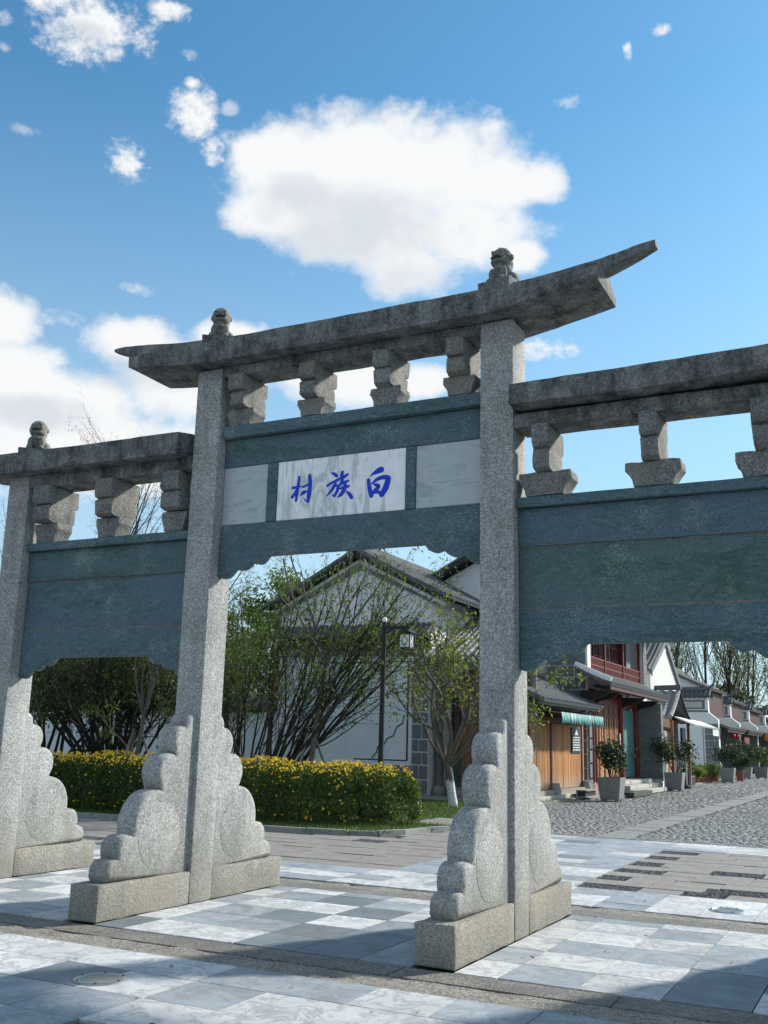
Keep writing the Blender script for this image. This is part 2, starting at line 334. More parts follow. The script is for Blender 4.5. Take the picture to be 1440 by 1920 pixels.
WCLOTH = plain('white_awning_cloth', (.70, .72, .70), .8, .06, 8, .1)
CONC = plain('concrete_planter', (.20, .215, .215), .85, .3, 6, .4, 45)
TERRA = plain('terracotta', (.24, .075, .05), .8, .25, 7, .2)
REDP = plain('red_lantern_cloth', (.42, .03, .02), .6, .2)
ORANGE = plain('orange_lantern_cloth', (.75, .30, .04), .6, .2)
SIGNB = plain('dark_sign_board', (.022, .026, .042), .5, .2, 6, 0)
PAPER = plain('white_print', (.62, .66, .70), .7, .1, 9, 0)
SOIL = plain('soil', (.05, .038, .026), .95, .4, 9, .6)
PEB = plain('dark_pebble', (.15, .153, .158), .7, .5, 30, .3, 60)
SLAB = plain('worn_paving_slab', (.235, .225, .215), .85, .3, 4, .7, 34, rnd=17)
COBB = plain('street_cobble', (.245, .25, .25), .8, .35, 7, .5, 45)
BED = plain('sandy_joint', (.13, .128, .118), .95, .3, 6, .6)
KERB = plain('kerb_stone', (.27, .275, .265), .85, .3, 6, .5, 40, rnd=5)
METALR = plain('brushed_steel', (.42, .44, .44), .35, .15, 20, 0); METALR.node_tree.nodes['Principled BSDF'].inputs['Metallic'].default_value = .8
def bark(name, a, b, wash=None):
    t = NT(name, .85, .2); v = t.map((6, 6, 1.2)); g = t.noise(4, 7, .7, v); c = t.ramp(g, [(.3, a), (.7, b)])
    if wash:
        sx = t.n('SeparateXYZ'); t.L.new(t.pos, sx.inputs[0]); z = t.math('ADD', sx.outputs[2], t.math('MULTIPLY', t.math('SUBTRACT', g, .5), .35))
        c = t.mix(t.ramp(z, [(wash, 1.0), (wash + .03, 0.0)]), c, t.ramp(t.noise(30, 5), [(.35, (.42, .42, .40)), (.55, (.76, .76, .75))]))
    t.col(c); t.bump(g, .6, .015); return t.m
BARK1 = bark('smooth_bark', (.085, .072, .06), (.21, .185, .16), None)
BARKW = bark('whitewashed_bark', (.085, .072, .06), (.20, .18, .155), .62)
BARK2 = bark('dark_bark', (.022, .021, .019), (.06, .055, .05))
def leafm(name, a, b, c, tr=.4):
    t = NT(name, .6, .3); f = t.math('ADD', t.math('MULTIPLY', t.geo.outputs['Random Per Island'], .7), t.math('MULTIPLY', t.noise(1.4, 4), .3))
    col = t.ramp(f, [(.15, a), (.5, b), (.85, c)]); t.col(col)
    trn = t.n('BsdfTranslucent'); t.L.new(t.mix(1, col, (1.5, 1.5, .6), 'MULTIPLY'), trn.inputs[0])
    mx = t.n('MixShader'); mx.inputs[0].default_value = tr; t.L.new(t.b.outputs[0], mx.inputs[1]); t.L.new(trn.outputs[0], mx.inputs[2])
    t.L.new(mx.outputs[0], t.N['Material Output'].inputs[0]); return t.m
LEAFY = leafm('yellowgreen_leaf', (.07, .11, .03), (.125, .17, .045), (.20, .225, .07))
LEAFD = leafm('dark_leaf', (.022, .046, .018), (.045, .08, .028), (.085, .12, .045), .35)
LEAFG = leafm('mid_leaf', (.045, .085, .024), (.08, .135, .038), (.13, .185, .06))
LEAFP = leafm('potted_leaf', (.012, .03, .018), (.025, .05, .028), (.05, .085, .045), .2)
LEAFH = leafm('hedge_leaf', (.022, .050, .014), (.045, .085, .022), (.09, .135, .035), .35)
GRASSM = leafm('grass_blade', (.028, .07, .018), (.05, .11, .025), (.10, .15, .045), .3)
PETAL = leafm('yellow_petal', (.60, .36, .012), (.72, .47, .02), (.82, .64, .10), .25)
PETALW = leafm('pale_blossom', (.55, .50, .48), (.65, .60, .58), (.75, .72, .70), .3)
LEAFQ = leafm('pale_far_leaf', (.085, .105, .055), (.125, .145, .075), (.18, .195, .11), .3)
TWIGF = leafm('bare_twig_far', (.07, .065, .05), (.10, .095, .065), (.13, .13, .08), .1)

# ================================================================== GROUND
terrain = tag(MB().box(-400, 400, -60, 700, -.6, -.09).build('ground', plain('earth', (.10, .095, .075), .95, .3, .8, .3), None), kind='structure')
bed = tag(MB().box(-40, 16, -14, 9.62, -.3, -.035).build('paving_bed', BED, None), kind='structure')
street = tag(MB().box(-7.2, 10, 9.63, 260, -.3, -.022).build('street', plain('street_bed', (.20, .20, .19), .95, .35, 3, .8, 30), None), kind='structure')
def unit_slab(name, m, bevel, rough=0):
    b = MB().box(-.5, .5, -.5, .5, -1, 0); o = b.build(name, m); me = o.data
    bm = bmesh.new(); bm.from_mesh(me)
    top = [e for e in bm.edges if all(abs(v.co.z) < 1e-6 for v in e.verts)]
    bmesh.ops.bevel(bm, geom=top, offset=bevel, segments=1, affect='EDGES'); bm.to_mesh(me); bm.free()
    bpy.data.objects.remove(o); return me
TW, TG, TD = (unit_slab('tile_' + n, m, .008) for n, m in (('white', MWHITE), ('grey', MGREY), ('slate', MDARK)))
SL = unit_slab('slab', SLAB, .02); BANDM = unit_slab('band', GRANB, .012); KB = unit_slab('kerb', KERB, .02); LITE = unit_slab('lane', plain('lane_slab', (.215, .22, .217), .85, .3, 5, .5, 30, rnd=5), .02)
def tiles(parent, xs, ys, pick, gap=.009, name='tile'):
    ys = sorted(ys)
    for j in range(len(ys) - 1):
        for i in range(len(xs) - 1):
            a, b, c, d = xs[i], xs[i + 1], ys[j], ys[j + 1]
            if b - a < .05 or d - c < .05: continue
            me = pick(i, j, (a + b) / 2, (c + d) / 2)
            if me is None: continue
            inst(name, me, parent, ((a + b) / 2, (c + d) / 2, rng.uniform(-.0015, .0015)), (b - a - gap, d - c - gap, .032))
def cuts(x0, x1, st, org):
    k = math.ceil((x0 - org) / st + .12); o = [x0]
    while org + k * st < x1 - st * .12: o.append(org + k * st); k += 1
    return o + [x1]
DX = .5335; OX = 1.004
# front field, seen at the bottom of the frame
front = empty('front_paving', (0, -3.5, 0), kind='structure')
def pick_front(i, j, x, y):
    if -1.16 < x < -.6 and y < -3.6 and y > -4.1: return None
    c = round((x - OX) / DX - .5); r = round((-2.09 - y) / .507 - .5)
    T = {(0, -6): 'w', (0, -5): 'w', (0, -4): 'g', (0, -3): 'g', (0, -2): 'w', (0, -1): 'g', (0, 0): 'g', (0, -7): 'w', (1, -6): 'd', (1, -5): 'w', (1, -4): 'g', (1, -3): 'w', (1, -2): 'w', (1, -1): 'w', (1, -7): 'w',
         (2, -6): 'g', (2, -5): 'g', (2, -4): 'w', (2, -3): 'w', (2, -2): 'w', (2, -7): 'w'}
    q = T.get((r, c)) or rng.choice('wwgwg'); return {'w': TW, 'g': TG, 'd': TD}[q]
tiles(front, cuts(-8, 5.2, DX, OX), [-2.09, -2.575, -3.085, -3.62, -4.13, -4.65, -5.17, -5.7], pick_front)
# the field under the gateway
gatep = empty('gateway_paving', (0, 0, 0), kind='structure')
RY = [-1.44, -.915, -.395, .125, .645, 1.115, 1.375]
NEAR = {(0, 3): 'd', (0, 2): 'd', (0, 1): 'w', (0, 4): 'g', (1, 4): 'g', (1, 3): 'd', (1, 2): 'd', (1, 1): 'g', (2, 4): 'd', (2, 2): 'w', (2, 1): 'd', (2, 3): 'g', (0, 0): 'w', (0, -1): 'd', (1, 0): 'g', (1, -1): 'w', (2, 0): 'g', (3, 1): 'w', (3, 2): 'd', (3, 3): 'w', (3, 4): 'd',
        (0, 6): 'g', (0, 7): 'w', (0, 8): 'd', (1, 6): 'w', (1, 7): 'w', (1, 8): 'd', (2, 6): 'g', (2, 7): 'g', (2, 8): 'g', (3, 6): 'w', (3, 7): 'w', (3, 8): 'g', (4, 6): 'w', (4, 7): 'g', (4, 8): 'w', (5, 6): 'g', (5, 7): 'w', (5, 8): 'w', (0, 5): 'w', (1, 5): 'g', (2, 5): 'w', (3, 5): 'w'}
def pick_gate(i, j, x, y):
    c = round((x + 2.64) / DX - .5) ; c = c + (0 if x < 0 else 0)
    if x > .157: c = 6 + round((x - .47) / DX - .5)
    q = NEAR.get((j, c)) or ('gw'[(j + c) % 2] if rng.random() < .8 else rng.choice('wdg'))
    if x < -3.3: q = 'gw'[(j + round((x + 5.2) / DX)) % 2]
    return {'w': TW, 'g': TG, 'd': TD}[q]
for a, b in ((.16, 2.428), (-3.012, -.158), (-5.598, -3.328), (-9.5, -5.914), (2.745, 5.4)):
    tiles(gatep, cuts(a, b, DX, OX if a > 0 else -.575), RY, pick_gate)
# granite bands and rough bedding strips
def band(name, y0, y1, lens, z=-.004):
    e = empty(name, (0, (y0 + y1) / 2, 0), kind='structure'); x = -10.5; k = 0
    while x < 5.4:
        l = rng.uniform(*lens); inst('band_stone', BANDM, e, (x + l / 2, (y0 + y1) / 2, z + rng.uniform(-.003, .003)), (l - .012, y1 - y0 - .01, .05)); x += l
    return e
band('near_granite_band', -1.755, -1.45, (1.1, 1.9)); band('far_granite_band', 1.385, 1.70, (1.0, 1.7))
def rough_strip(name, y0, y1, m):
    nx, ny = 150, 9; V = []; Fq = []
    for i in range(nx + 1):
        for j in range(ny + 1):
            x = -10.5 + 16 * i / nx; y = y0 + (y1 - y0) * j / ny
            V.append((x, y + (.02 * noise.noise((x * 3, y, 4)) if 0 < j < ny else .012 * noise.noise((x * 6, y, 9))), -.012 + .010 * noise.noise((x * 4, y * 9, 1)) + .014 * noise.noise((x * 15, y * 20, 2))))
    for i in range(nx):
        for j in range(ny): a = i * (ny + 1) + j; Fq.append((a, a + ny + 1, a + ny + 2, a + 1))
    return tag(npmesh(name, V, Fq, m, None, (0, y0, 0), smooth=True), kind='structure')
ROUGH = granite('rough_mortar', (.265, .255, .225), bump=1.0, warm=(.20, .19, .165), dark=.45)
rough_strip('near_mortar_strip', -2.085, -1.76, ROUGH); rough_strip('far_mortar_strip', 1.705, 1.98, ROUGH)
midst = empty('middle_paving_strip', (0, 2.6, 0), kind='structure')
tiles(midst, cuts(-9.6, 5.4, .495, .175), [1.985, 2.345, 2.775, 3.285], lambda i, j, x, y: rng.choice([TW, TW, TW, TG, TG]))
runner = empty('marble_walk', (-1.6, 6, 0), kind='structure')
tiles(runner, cuts(-2.66, -.40, .56, -.40), cuts(3.29, 9.60, .46, 3.29), lambda i, j, x, y: rng.choice([TW, TG, TG, TG, TD]))
farst = empty('far_paving_strip', (0, 9, 0), kind='structure')
tiles(farst, cuts(-.395, 5.4, .9, -.4), [8.35, 8.75, 9.2, 9.60], lambda i, j, x, y: rng.choice([TW, TW, TG]))
# worn slabs with patches of dark pebbles
PEBV = []; PEBF = []
def pebbles(x0, x1, y0, y1):
    for _ in range(int((x1 - x0) * (y1 - y0) * 1500)):
        x = rng.uniform(x0, x1); y = rng.uniform(y0, y1); r = rng.uniform(.012, .021); a = rng.uniform(0, 3.1); n = len(PEBV); st = rng.uniform(.6, 1)
        for k in range(5):
            t = a + k * 2 * math.pi / 5; u, w = math.cos(t) * r, math.sin(t) * r * st; PEBV.append((x + u, y + w, -.022))
        for k in range(5):
            t = a + k * 2 * math.pi / 5; PEBV.append((x + .6 * math.cos(t) * r, y + .6 * math.sin(t) * r * st, -.006 + rng.uniform(-.004, .004)))
        for k in range(5): PEBF.append((n + k, n + (k + 1) % 5, n + 5 + (k + 1) % 5, n + 5 + k))
        PEBF.append((n + 5, n + 6, n + 7, n + 8)); PEBF.append((n + 5, n + 8, n + 9, n + 9))
def slab_field(name, x0, x1, y0, y1, patch, inside=lambda x, y: True):
    e = empty(name, ((x0 + x1) / 2, (y0 + y1) / 2, 0), kind='structure'); y = y0; r = 0
    while y < y1 - .05:
        h = min(rng.uniform(.40, .46), y1 - y); x = x0 - rng.uniform(0, .1); c = 0
        while x < x1 - .04:
            l = min(rng.uniform(.42, .78), x1 - x); xa = max(x, x0)
            if l > .08 and inside(x + l / 2, y + h / 2):
                if patch(r, c, x): pebbles(xa + .01, x + l - .01, y + .01, y + h - .01)
                else: inst('paving_slab', SL, e, ((xa + x + l) / 2, y + h / 2, rng.uniform(-.009, .002)), (x + l - xa - rng.uniform(.01, .025), h - rng.uniform(.008, .02), .03))
            x += l; c += 1
        y += h; r += 1
    return e
sfr = slab_field('right_slab_paving', -.385, 3.4, 3.30, 8.33, lambda r, c, x: (c == 0 and r % 2 == 0) or (r == 0 and .35 < x < .85) or (r % 2 == 1 and r < 7 and .8 < x + .025 * r < 1.25))
KERBP = [(-24, 6.4), (-14, 6.55), (-10.85, 6.86), (-6.9, 6.86), (-6.0, 6.92), (-5.25, 7.0), (-4.85, 7.25), (-4.62, 7.72), (-4.5, 8.5), (-4.3, 9.0), (-4.1, 9.6)]
def kerb_y(x):
    for (a, b), (c, d) in zip(KERBP[:6], KERBP[1:7]):
        if a <= x <= c: return b + (d - b) * (x - a) / (c - a)
    return 99 if x > -4.85 else 6.4
sfl = slab_field('left_slab_paving', -11.5, -2.675, 3.30, 9.6, lambda r, c, x: (r in (0, 1, 3) and rng.random() < .13) or rng.random() < .04,
                 lambda x, y: y < kerb_y(x) - .1 and not (x < -4.0 and y > 6.9 and x < -4.55))
def pebble_build():
    V = np.array(PEBV); Fq = [f if f[2] != f[3] else f for f in PEBF]
    me = bpy.data.meshes.new('pebble_inlay'); me.from_pydata(PEBV, [], [tuple(dict.fromkeys(f)) for f in PEBF]); me.materials.append(PEB)
    o = bpy.data.objects.new('pebble_inlay', me); link(o, None, (0, 0, 0)); tag(o, 'patches of small dark pebbles set between the worn paving slabs', 'pebbles', kind='stuff')
# street of cobbles: the nearest singly, the rest as one mass
cobs = []
y = 9.66
while y < 62:
    st = .082 if y < 20 else (.115 if y < 32 else (.18 if y < 45 else .26)); x = -6.15 + rng.uniform(0, .1)
    xmax = min(5.5, 2.97 - (y + 8.2) * .04 + .9 if y > 12 else 2.4)
    while x < xmax:
        l = st * rng.uniform(1.1, 2.3)
        if not (-1.95 < x + l / 2 < -1.25): cobs.append((x + l / 2, y + st / 2 + rng.uniform(-.02, .02), l * .92, st * rng.uniform(.8, .95)))
        x += l
    y += st
cube = MB().box(-.5, .5, -.5, .5, -1, 0).build('cob', COBB); bm = bmesh.new(); bm.from_mesh(cube.data)
for v in bm.verts:
    if v.co.z > -.1: v.co.x *= .91; v.co.y *= .88
bm.to_mesh(cube.data); bm.free(); COBME = cube.data; bpy.data.objects.remove(cube)
for (x, y, l, w) in cobs[:300]: inst('cobble', COBME, street, (x, y, rng.uniform(-.004, .005)), (l, w, .05), rng.uniform(-.12, .12))
CV = []; CF = []
for (x, y, l, w) in cobs[300:]:
    n = len(CV); h = rng.uniform(-.004, .005); a = rng.uniform(-.2, .2); ca, sa = math.cos(a), math.sin(a)
    for k, z in ((1, -.05), (.91, h)):
        for u, q in ((-1, -1), (1, -1), (1, 1), (-1, 1)):
            u2 = u * l / 2 * k * rng.uniform(.85, 1.05); q2 = q * w / 2 * k * rng.uniform(.85, 1.05)
            CV.append((x + u2 * ca - q2 * sa, y + u2 * sa + q2 * ca, z + (rng.uniform(-.002, .002) if k < 1 else 0)))
    CF += [(n + 4, n + 5, n + 6, n + 7)] + [(n + i, n + (i + 1) % 4, n + 4 + (i + 1) % 4, n + 4 + i) for i in range(4)]
npmesh('cobbles', CV, CF, COBB, street, kind='stuff')
y = 9.66
while y < 60:
    l = rng.uniform(.7, 1.1); inst('lane_slab', LITE, street, (-1.6 + rng.uniform(-.02, .02), y + l / 2, rng.uniform(-.004, .006)), (.58, l - .02, .05)); y += l
# kerb of the planted bed
kerb = empty('kerb', (-6, 7, 0), kind='structure')
for (a, b), (c, d) in zip(KERBP[:-1], KERBP[1:]):
    L0 = math.hypot(c - a, d - b); n = max(1, round(L0 / .8)); ang = math.atan2(d - b, c - a)
    for i in range(n):
        t = (i + .5) / n; inst('kerb_stone', KB, kerb, (a + (c - a) * t, b + (d - b) * t + .05, .075 + rng.uniform(-.006, .006)), (L0 / n - .008, .11, .14), ang)
lawn_poly = [(x, y + .08) for x, y in KERBP] + [(-4.1, 9.6), (-5.0, 12.5), (-6.4, 16.2), (-9.2, 16.8), (-9.2, 18.9), (-26, 18.9), (-26, 6.5)]
lawn = tag(MB().prism(lawn_poly, 'z', -.2, .045).build('lawn', plain('lawn_soil', (.045, .06, .022), .95, .4, 5, .6), None), kind='structure')
patio = empty('side_path', (-5, 10, 0), kind='structure')
for i in range(4):
    for j in range(3): inst('paving_slab', SL, patio, (-5.15 + i * .42, 9.72 + j * .55 + rng.uniform(-.02, .02), .06), (.40, .53, .05), .1)
pebbles(-1.15, -.61, -4.1, -3.64); pebble_build()
shopwalk = tag(MB().box(-9.3, -5.55, 16.95, 24.3, -.2, .07).box(-7.4, -5.3, 24.32, 95, -.2, .05).build('shop_apron', plain('apron_concrete', (.23, .225, .20), .9, .3, 2.5, .5, 30), None), kind='structure')

# ================================================================== THE GATEWAY
XB, XC, XA, XD = -3.17, 0.0, -5.756, 2.586
gate = empty('stone_archway', (-1.585, 0, 0), 'carved grey stone village gateway with green slate panels and a white name plaque', 'gateway')
CUSP = [(.205, 1.735), (.312, 1.605), (.442, 1.345), (.618, 1.035), (.958, .650), (1.138, .472), (1.243, .287)]
MID = [(.287, 1.70), (.480, 1.505), (.678, 1.225), (.905, .905), (1.140, .595), (1.268, .400)]
def arc3(p, q, r, n):
    ax, ay = p; bx, by = q; cx, cy = r; d = 2 * (ax * (by - cy) + bx * (cy - ay) + cx * (ay - by))
    ux = ((ax * ax + ay * ay) * (by - cy) + (bx * bx + by * by) * (cy - ay) + (cx * cx + cy * cy) * (ay - by)) / d
    uy = ((ax * ax + ay * ay) * (cx - bx) + (bx * bx + by * by) * (ax - cx) + (cx * cx + cy * cy) * (bx - ax)) / d
    a0 = math.atan2(ay - uy, ax - ux); a1 = math.atan2(cy - uy, cx - ux); am = math.atan2(by - uy, bx - ux); rr = math.hypot(ax - ux, ay - uy)
    def norm(t): return (t + math.pi) % (2 * math.pi) - math.pi
    dd = norm(a1 - a0); dm = norm(am - a0)
    if dd * dm < 0: dd += -2 * math.pi if dd > 0 else 2 * math.pi
    return [(ux + rr * math.cos(a0 + dd * t / n), uy + rr * math.sin(a0 + dd * t / n)) for t in range(n)]
prof = [(.165, 1.735)]
for i in range(6): prof += arc3(CUSP[i], MID[i], CUSP[i + 1], 9)
prof += [CUSP[-1], (.165, .287)]
def buttress(xc, sgn, parent):
    n = len(prof); nor = []
    for i in range(n):
        a = Vector(prof[i - 1]) if i else Vector(prof[0]); b = Vector(prof[(i + 1) % n]) if i < n - 1 else Vector(prof[-1]); t = (b - a).normalized(); nor.append(Vector((t.y, -t.x)))
    for i in (0, n - 1): nor[i] = Vector((0, 0))
    if nor[len(nor) // 2].x > 0: nor = [-q for q in nor]
    secs = [(-.112, .050), (-.106, .026), (-.088, .007), (-.04, 0), (.04, 0), (.088, .007), (.106, .026), (.112, .050)]
    b = MB(); V = []
    for dx, ins in secs:
        for (u, z), q in zip(prof, nor):
            uu = u + q.x * ins; zz = max(z + q.y * ins, .287); V.append((xc + dx, sgn * uu, zz))
    Fc = []
    for k in range(len(secs) - 1):
        for i in range(n): Fc.append((k * n + i, k * n + (i + 1) % n, (k + 1) * n + (i + 1) % n, (k + 1) * n + i))
    Fc += [tuple(range(n)), tuple((len(secs) - 1) * n + i for i in range(n))]
    b.add(V, Fc)
    o = b.build('buttress', GRAN, parent, smooth=50, rough=.0015)
    # shallow carved drum on both side faces
    d = MB()
    for s in (-1, 1):
        ring = [(.61 + r * math.cos(t * math.pi / 18), .63 + r * math.sin(t * math.pi / 18)) for r in (.29,) for t in range(36)]
        d.prism([(sgn * u, z) for u, z in ring], 'x', xc + s * .1065, xc + s * .1145)
    d.build('carved_drum', GRAN, parent, bevel=.003, smooth=50)
    return o
def post(xc, top):
    p = MB().box(xc - .157, xc + .157, -.172, .172, 0, top).build('post', GRAN, gate, bevel=.016, cut=.22, rough=.0025, smooth=40)
    for s in (-1, 1):
        bx = MB().box(xc - .157 + .002, xc + .157 - .002, min(s * .174, s * 1.405), max(s * .174, s * 1.405), 0, .287).build('base_block', GRANW, p, bevel=.018, cut=.12, rough=.009, smooth=50)
        buttress(xc, s, p)
    return p
for x, t in ((XA, 4.37), (XB, 5.255), (XC, 5.255), (XD, 4.37)): post(x, t)
def scallop(xa, d, zt, zf, ln):
    "lower outline of a corner bracket from the post inwards (d = direction)"
    h = zf - zt; o = []
    P = [(0, 0), (.34, .42), (.68, .70), (.985, .92)]
    for i in range(3):
        a = P[i]; b = P[i + 1]
        for k in range(8):
            t = k / 8; u = a[0] + (b[0] - a[0]) * (1 - math.cos(t * math.pi / 2)) ** .0 * t; q = a[1] + (b[1] - a[1]) * t
            bul = math.sin(math.pi * t) * .20; o.append((xa + d * (u + bul * .25 * .4) * ln, zt + (q - bul) * h))
    o.append((xa + d * .985 * ln, zt + .92 * h)); o.append((xa + d * 1.0 * ln, zf)); return o
def lintel(x0, x1, zb, zt, ztip, ln, yf):
    a = scallop(x0, 1, ztip, zb, ln); b = scallop(x1, -1, ztip, zb, ln)
    poly = [(x0, zt)] + [(x0, ztip + .01)] + a[1:] + b[1:][::-1] + [(x1, ztip + .01), (x1, zt)]
    return MB().prism(poly, 'y', -yf, yf - .01).build('lintel', GREEN, gate, bevel=.008, seg=1, smooth=40)
def slab_(name, x0, x1, z0, z1, yf, m=GREEN, rough=.003, bevel=.01, par=None):
    return MB().box(x0, x1, -yf, yf - .01, z0, z1).build(name, m, par or gate, bevel=bevel, cut=.16, rough=rough, smooth=40)
g = .004
# central bay
x0, x1 = XB + .157 + g, XC - .157 - g
lintel(x0, x1, 3.262, 3.60, 3.065, .58, .045)
slab_('panel_beam', x0, x1, 4.205, 4.495, .045); slab_('ledge', x0, x1, 4.50, 4.622, .12)
for a, b in ((-2.475, -2.36), (-.945, -.842)): MB().box(a, b, -.048, .03, 3.603, 4.202).build('divider', GREEN, gate, bevel=.006, smooth=40)
for a, b, m in ((x0, -2.478, PLAQ2), (-.839, x1, PLAQ2)): MB().box(a, b, -.032, .03, 3.603, 4.202).build('marble_panel', m, gate, bevel=.003)
plaque = MB().box(-2.357, -.948, -.034, .03, 3.603, 4.202).build('name_plaque', PLAQ, gate, bevel=.004)
STR= {'village': [[(-2.109, 4.025, 0.015), (-2.116, 3.951, 0.0168), (-2.127, 3.857, 0.0168), (-2.134, 3.791, 0.015)], [(-2.181, 3.921, 0.0137), (-2.13, 3.928, 0.0125), (-2.073, 3.932, 0.005)], [(-2.117, 3.927, 0.0162), (-2.144, 3.874, 0.0175), (-2.179, 3.83, 0.0175)], [(-2.061, 3.92, 0.01), (-2.007, 3.94, 0.0125), (-1.962, 3.966, 0.0087)], [(-1.99, 4.029, 0.0187), (-1.98, 3.938, 0.0212), (-1.989, 3.837, 0.0237), (-1.998, 3.769, 0.0162)], [(-1.996, 3.766, 0.01), (-2.024, 3.781, 0.0075), (-2.052, 3.817, 0.0025)], [(-2.081, 3.839, 0.0062), (-2.056, 3.862, 0.0187), (-2.023, 3.873, 0.0137)]], 'clan': [[(-1.738, 4.032, 0.01), (-1.704, 4.013, 0.0187), (-1.685, 3.997, 0.0162)], [(-1.786, 3.908, 0.0125), (-1.735, 3.935, 0.0125), (-1.655, 3.963, 0.0137)], [(-1.696, 3.927, 0.015), (-1.734, 3.861, 0.0162), (-1.791, 3.806, 0.005)], [(-1.718, 3.894, 0.0087), (-1.669, 3.895, 0.015), (-1.678, 3.84, 0.0162), (-1.706, 3.799, 0.0137)], [(-1.706, 3.799, 0.01), (-1.732, 3.818, 0.0031)], [(-1.623, 4.03, 0.0162), (-1.628, 3.982, 0.02), (-1.62, 3.947, 0.0162)], [(-1.615, 3.97, 0.0112), (-1.59, 3.987, 0.015), (-1.562, 4.003, 0.0112)], [(-1.623, 3.951, 0.0162), (-1.63, 3.917, 0.0162), (-1.658, 3.889, 0.0087)], [(-1.617, 3.921, 0.0112), (-1.585, 3.93, 0.0125), (-1.554, 3.938, 0.0112)], [(-1.645, 3.868, 0.0087), (-1.6, 3.875, 0.015), (-1.547, 3.884, 0.0112)], [(-1.589, 3.925, 0.0125), (-1.594, 3.863, 0.02), (-1.626, 3.812, 0.0187), (-1.665, 3.785, 0.005)], [(-1.572, 3.834, 0.0062), (-1.538, 3.805, 0.0175), (-1.514, 3.77, 0.0187)]], 'white': [[(-1.203, 4.013, 0.0299), (-1.232, 4.005, 0.0287), (-1.281, 3.983, 0.015), (-1.325, 3.957, 0.0031)], [(-1.337, 3.924, 0.0187), (-1.326, 3.854, 0.0225), (-1.303, 3.769, 0.0237)], [(-1.296, 3.885, 0.01), (-1.246, 3.921, 0.0175), (-1.188, 3.935, 0.0212), (-1.139, 3.931, 0.0237)], [(-1.127, 3.919, 0.0287), (-1.149, 3.838, 0.0312), (-1.192, 3.77, 0.0287)], [(-1.271, 3.873, 0.0112), (-1.231, 3.857, 0.02), (-1.239, 3.835, 0.0212), (-1.271, 3.811, 0.0162)], [(-1.296, 3.794, 0.0187), (-1.242, 3.799, 0.0162), (-1.192, 3.78, 0.0187)]]}
def ribbon(b, st, y):
    pts = []
    ex = []
    for i in range(len(st) - 1):
        for k in range(5):
            t = k / 5; p0 = st[max(i - 1, 0)]; p1 = st[i]; p2 = st[i + 1]; p3 = st[min(i + 2, len(st) - 1)]
            ex.append(tuple(.5 * (2 * p1[j] + (p2[j] - p0[j]) * t + (2 * p0[j] - 5 * p1[j] + 4 * p2[j] - p3[j]) * t * t + (3 * p1[j] - p0[j] - 3 * p2[j] + p3[j]) * t ** 3) for j in range(3)))
    ex.append(st[-1]); L_ = []; R_ = []
    for i, (x, z, w) in enumerate(ex):
        a = ex[max(i - 1, 0)]; c = ex[min(i + 1, len(ex) - 1)]; t = Vector((c[0] - a[0], c[1] - a[1])).normalized(); n = Vector((-t.y, t.x)) * max(w, .001)
        L_.append((x + n.x, z + n.y)); R_.append((x - n.x, z - n.y))
    def capp(i, j):
        x, z, w = ex[i]; a = ex[j]; t = Vector((x - a[0], z - a[1])).normalized(); n = Vector((-t.y, t.x)); return [(x + (t.x * math.cos(q) + n.x * math.sin(q)) * w, z + (t.y * math.cos(q) + n.y * math.sin(q)) * w) for q in (.9, .3, -.3, -.9)]
    poly = L_ + capp(-1, -2) + R_[::-1] + capp(0, 1)
    n = len(ex); b.add([(x, y, z) for x, z in L_ + R_], [(i, i + 1, n + i + 1, n + i) for i in range(n - 1)])
    for i, j in ((-1, -2), (0, 1)):
        c = capp(i, j); q = [(L_[i][0], L_[i][1])] + (c if i else c[::-1][::1]) + [(R_[i][0], R_[i][1])]
        if i == 0: q = [(R_[0][0], R_[0][1])] + c + [(L_[0][0], L_[0][1])]
        b.add([(x, y, z) for x, z in q], [tuple(range(len(q)))])
for ch in ('village', 'clan', 'white'):
    b = MB()
    for k, st in enumerate(STR[ch]): ribbon(b, st, -.0358 - .0004 * k)
    b.build('character', INK, plaque)
# side bays
for (xl, xr, dz) in ((XA + .157 + g, XB - .157 - g, -.022), (XC + .157 + g, XD - .157 - g, .008), ):
    lintel(xl, xr, 2.325 + dz, 2.628 + dz, 2.112 + dz, .57 if dz > 0 else .5, .045)
    MB().box(xl, xr, -.042, .035, 2.633 + dz, 3.158 + dz).build('slate_panel', GREENB if dz > 0 else GREENA, gate, bevel=.006, cut=.18, rough=.003, smooth=40)
    MB().box(xl, xr, -.062, .035, 3.166 + dz, 3.498 + dz).build('slate_panel', GREENA if dz > 0 else GREENC, gate, bevel=.006, cut=.18, rough=.003, smooth=40)
    slab_('ledge', xl, xr, 3.503 + dz, 3.592 + dz, .12)
for (xl, xr, z) in ((XC + .16, XD - .16, 2.6385), (XC + .16, XD - .16, 3.169), (XA + .16, XB - .16, 2.6085), (XA + .16, XB - .16, 3.139)):
    MB().box(xl, xr, -.041, .03, z - .0065, z + .0055).build('mortar_joint', plain('ochre_mortar', (.17, .16, .14), .95, .8, 5, .5) if 'ochre_mortar' not in bpy.data.materials else bpy.data.materials['ochre_mortar'], gate, cut=.1, rough=.004)
